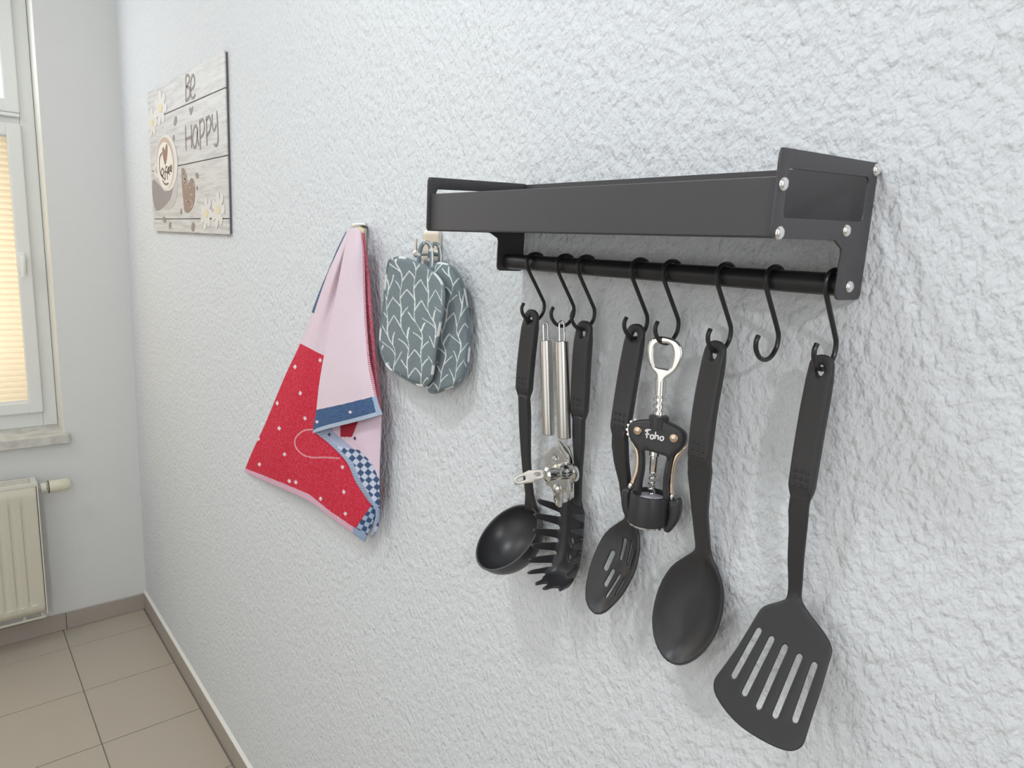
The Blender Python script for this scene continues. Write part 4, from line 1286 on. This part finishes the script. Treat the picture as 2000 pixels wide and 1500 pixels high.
M_wood = wood_mat()
zj = [SZ1] + [.5 * (sg(a).z + sg(b).z) for a, b in (((115, 545), (655, 350)), ((145, 892), (688, 828)), ((170, 1230), (712, 1270)))] + [SZ0]
for a, b in zip(zj, zj[1:]):
    MB().box((SX0 + random.uniform(0, .002), -SD, b + .0012), (SX1 - random.uniform(0, .002), -.0055, a - .0012), .0008).obj('plank', M_wood, sign, smooth=False)
SN = Vector((0, -1, 0))
PM = {}


def pm(c):
    if c not in PM: PM[c] = mat('print_ink', tuple(lin(c)), .55)
    return PM[c]


def strokes(name, L, w, c, off=.0004, label=None, sm=5):
    g = MB()
    for st in L: g.ribbon([sg(p, off) for p in (cat_open(st, sm) if len(st) > 2 else st)], SN, w, .0003)
    return g.obj(name, pm(c), sign, smooth=False, label=label)


def blob(name, Ps, c, off=.0003, label=None, sm=4):
    g = MB()
    for P in Ps:
        q = [sg(p, off) for p in cat_closed(P, sm)]
        n = len(q); g.add(q + [p + SN * .0002 for p in q], [tuple(range(n, 2 * n))[::-1], tuple(range(n, 2 * n))] [:1] + [(k, (k + 1) % n, n + (k + 1) % n, n + k) for k in range(n)])
    return g.obj(name, pm(c), sign, smooth=False, label=label)


GR = (136, 124, 118)
strokes('lettering', [[(380, 248), (384, 330), (386, 425)], [(380, 248), (400, 248), (406, 285), (386, 328)], [(386, 328), (408, 335), (412, 390), (388, 424)],
                      [(416, 352), (436, 335), (444, 300), (434, 250), (420, 270), (416, 340), (424, 395), (438, 408), (450, 385)],
                      [(389, 592), (394, 680), (400, 768)], [(430, 590), (434, 670), (438, 756)], [(394, 690), (414, 682), (434, 678)],
                      [(474, 628), (462, 600), (447, 630), (444, 700), (455, 752), (470, 735), (476, 640)], [(474, 612), (478, 690), (490, 745)],
                      [(488, 560), (494, 660), (500, 772)], [(489, 585), (508, 562), (522, 600), (518, 660), (496, 690)],
                      [(534, 545), (540, 640), (546, 750)], [(535, 575), (552, 548), (566, 590), (562, 645), (542, 678)],
                      [(574, 532), (578, 610), (592, 650), (606, 610)], [(606, 515), (616, 630), (622, 720), (612, 756), (594, 744)]], .0068, GR, label='grey painted words Be Happy')
blob('heart_print', [[(425, 525), (413, 490), (415, 466), (424, 480), (434, 462), (438, 484)]], GR, sm=3)
ell = lambda cx_, cy_, rx, ry, rot=0, n=18: [(cx_ + rx * math.cos(t) * math.cos(rot) - ry * math.sin(t) * math.sin(rot), cy_ + rx * math.cos(t) * math.sin(rot) + ry * math.sin(t) * math.cos(rot)) for t in [2 * PI * k / n for k in range(n)]]
blob('saucer_print', [ell(262, 985, 84, 190, -.12)], (196, 192, 190), .00025)
blob('saucer_print', [[(165, 950), (215, 990), (260, 1040), (310, 1010), (300, 1090), (250, 1150), (200, 1170), (172, 1090)]], (150, 142, 140), .00045, label='printed shade of the cup on the saucer')
blob('cup_print', [ell(266, 838, 76, 200, -.09)], (226, 222, 216), .0007)
strokes('cup_print', [ell(200, 880, 22, 45)[3:15]], .012, (226, 222, 216), .0007, label='printed cup handle')
blob('coffee_print', [ell(256, 838, 62, 182, -.09)], (196, 176, 158), .0010, label='printed brown coffee ring')
blob('foam_print', [ell(256, 855, 57, 165, -.09)], (238, 232, 222), .0013, label='printed milk foam')
blob('heart_print', [[(258, 855), (238, 790), (232, 735), (242, 728), (250, 750), (258, 712), (268, 715), (270, 780)]], (150, 112, 92), .0016, sm=3, label='brown cocoa heart')
strokes('lettering', [[(232, 765), (215, 800), (218, 880), (232, 925), (262, 960)], [(236, 872), (228, 905), (238, 930), (248, 900), (238, 872)], [(272, 868), (262, 870), (258, 910), (262, 955)], [(252, 905), (270, 900)],
                      [(286, 878), (278, 880), (274, 915), (277, 960)], [(268, 912), (285, 908)], [(282, 905), (294, 890), (289, 868), (280, 900), (292, 925)], [(298, 900), (306, 875), (300, 860), (296, 895), (308, 905)]], .0052, (120, 100, 90), .0019, label='small brown handwritten word Coffee in the cup', sm=4)
strokes('lettering_flourish', [[(240, 960), (262, 990), (285, 985)]], .0052, (120, 100, 90), .0019, sm=4)
blob('biscuit_print', [[(372, 892), (395, 905), (410, 960), (422, 1000), (440, 965), (462, 985), (472, 1060), (468, 1140), (440, 1200), (405, 1195), (392, 1120), (380, 1020)]], (150, 126, 112), .0004, label='printed heart of coffee beans')
sp = [[(385 + 70 * random.random(), 930 + 240 * random.random())] for _ in range(0)]
bl_ = []
for k in range(34):
    y = random.uniform(920, 1180); x = random.uniform(386 + (y - 920) * .06, 404 + (y - 920) * .2 if y < 1000 else 466); bl_.append(ell(x, y, 4.5, 8, random.uniform(-.6, .6), 7))
blob('bean_print', bl_, (190, 172, 160), .0007, sm=1)['kind'] = 'stuff'
for e_ in (ell(316, 552, 11, 36, .1, 9), ell(308, 668, 7, 20, 0, 9), ell(483, 950, 12, 22, -.2, 9), ell(486, 1036, 6, 16, 0, 9), ell(378, 1195, 6, 22, 0, 9), ell(258, 1240, 12, 24, -.3, 9), ell(301, 1285, 9, 26, 0, 9), ell(467, 1310, 13, 34, 0, 9)):
    blob('bean_print', [e_], (146, 136, 130), .0004, sm=1)
for (cx_, cy_, s_) in ((150, 545, 1.0), (208, 450, 1.2), (560, 1225, 1.1), (642, 1205, 1.25)):
    P_ = []
    for k in range(42):
        a = 2 * PI * k / 42; r = .55 + .45 * abs(math.cos(3.5 * a)) ** .6
        P_.append((cx_ + 38 * s_ * r * math.cos(a), cy_ + 105 * s_ * r * math.sin(a)))
    blob('flower_print', [P_], (222, 220, 216), .0004 + s_ * .0002, sm=1)
    blob('flower_centre', [ell(cx_, cy_, 13 * s_, 26 * s_, 0, 9)], (226, 214, 178), .0012, sm=1)
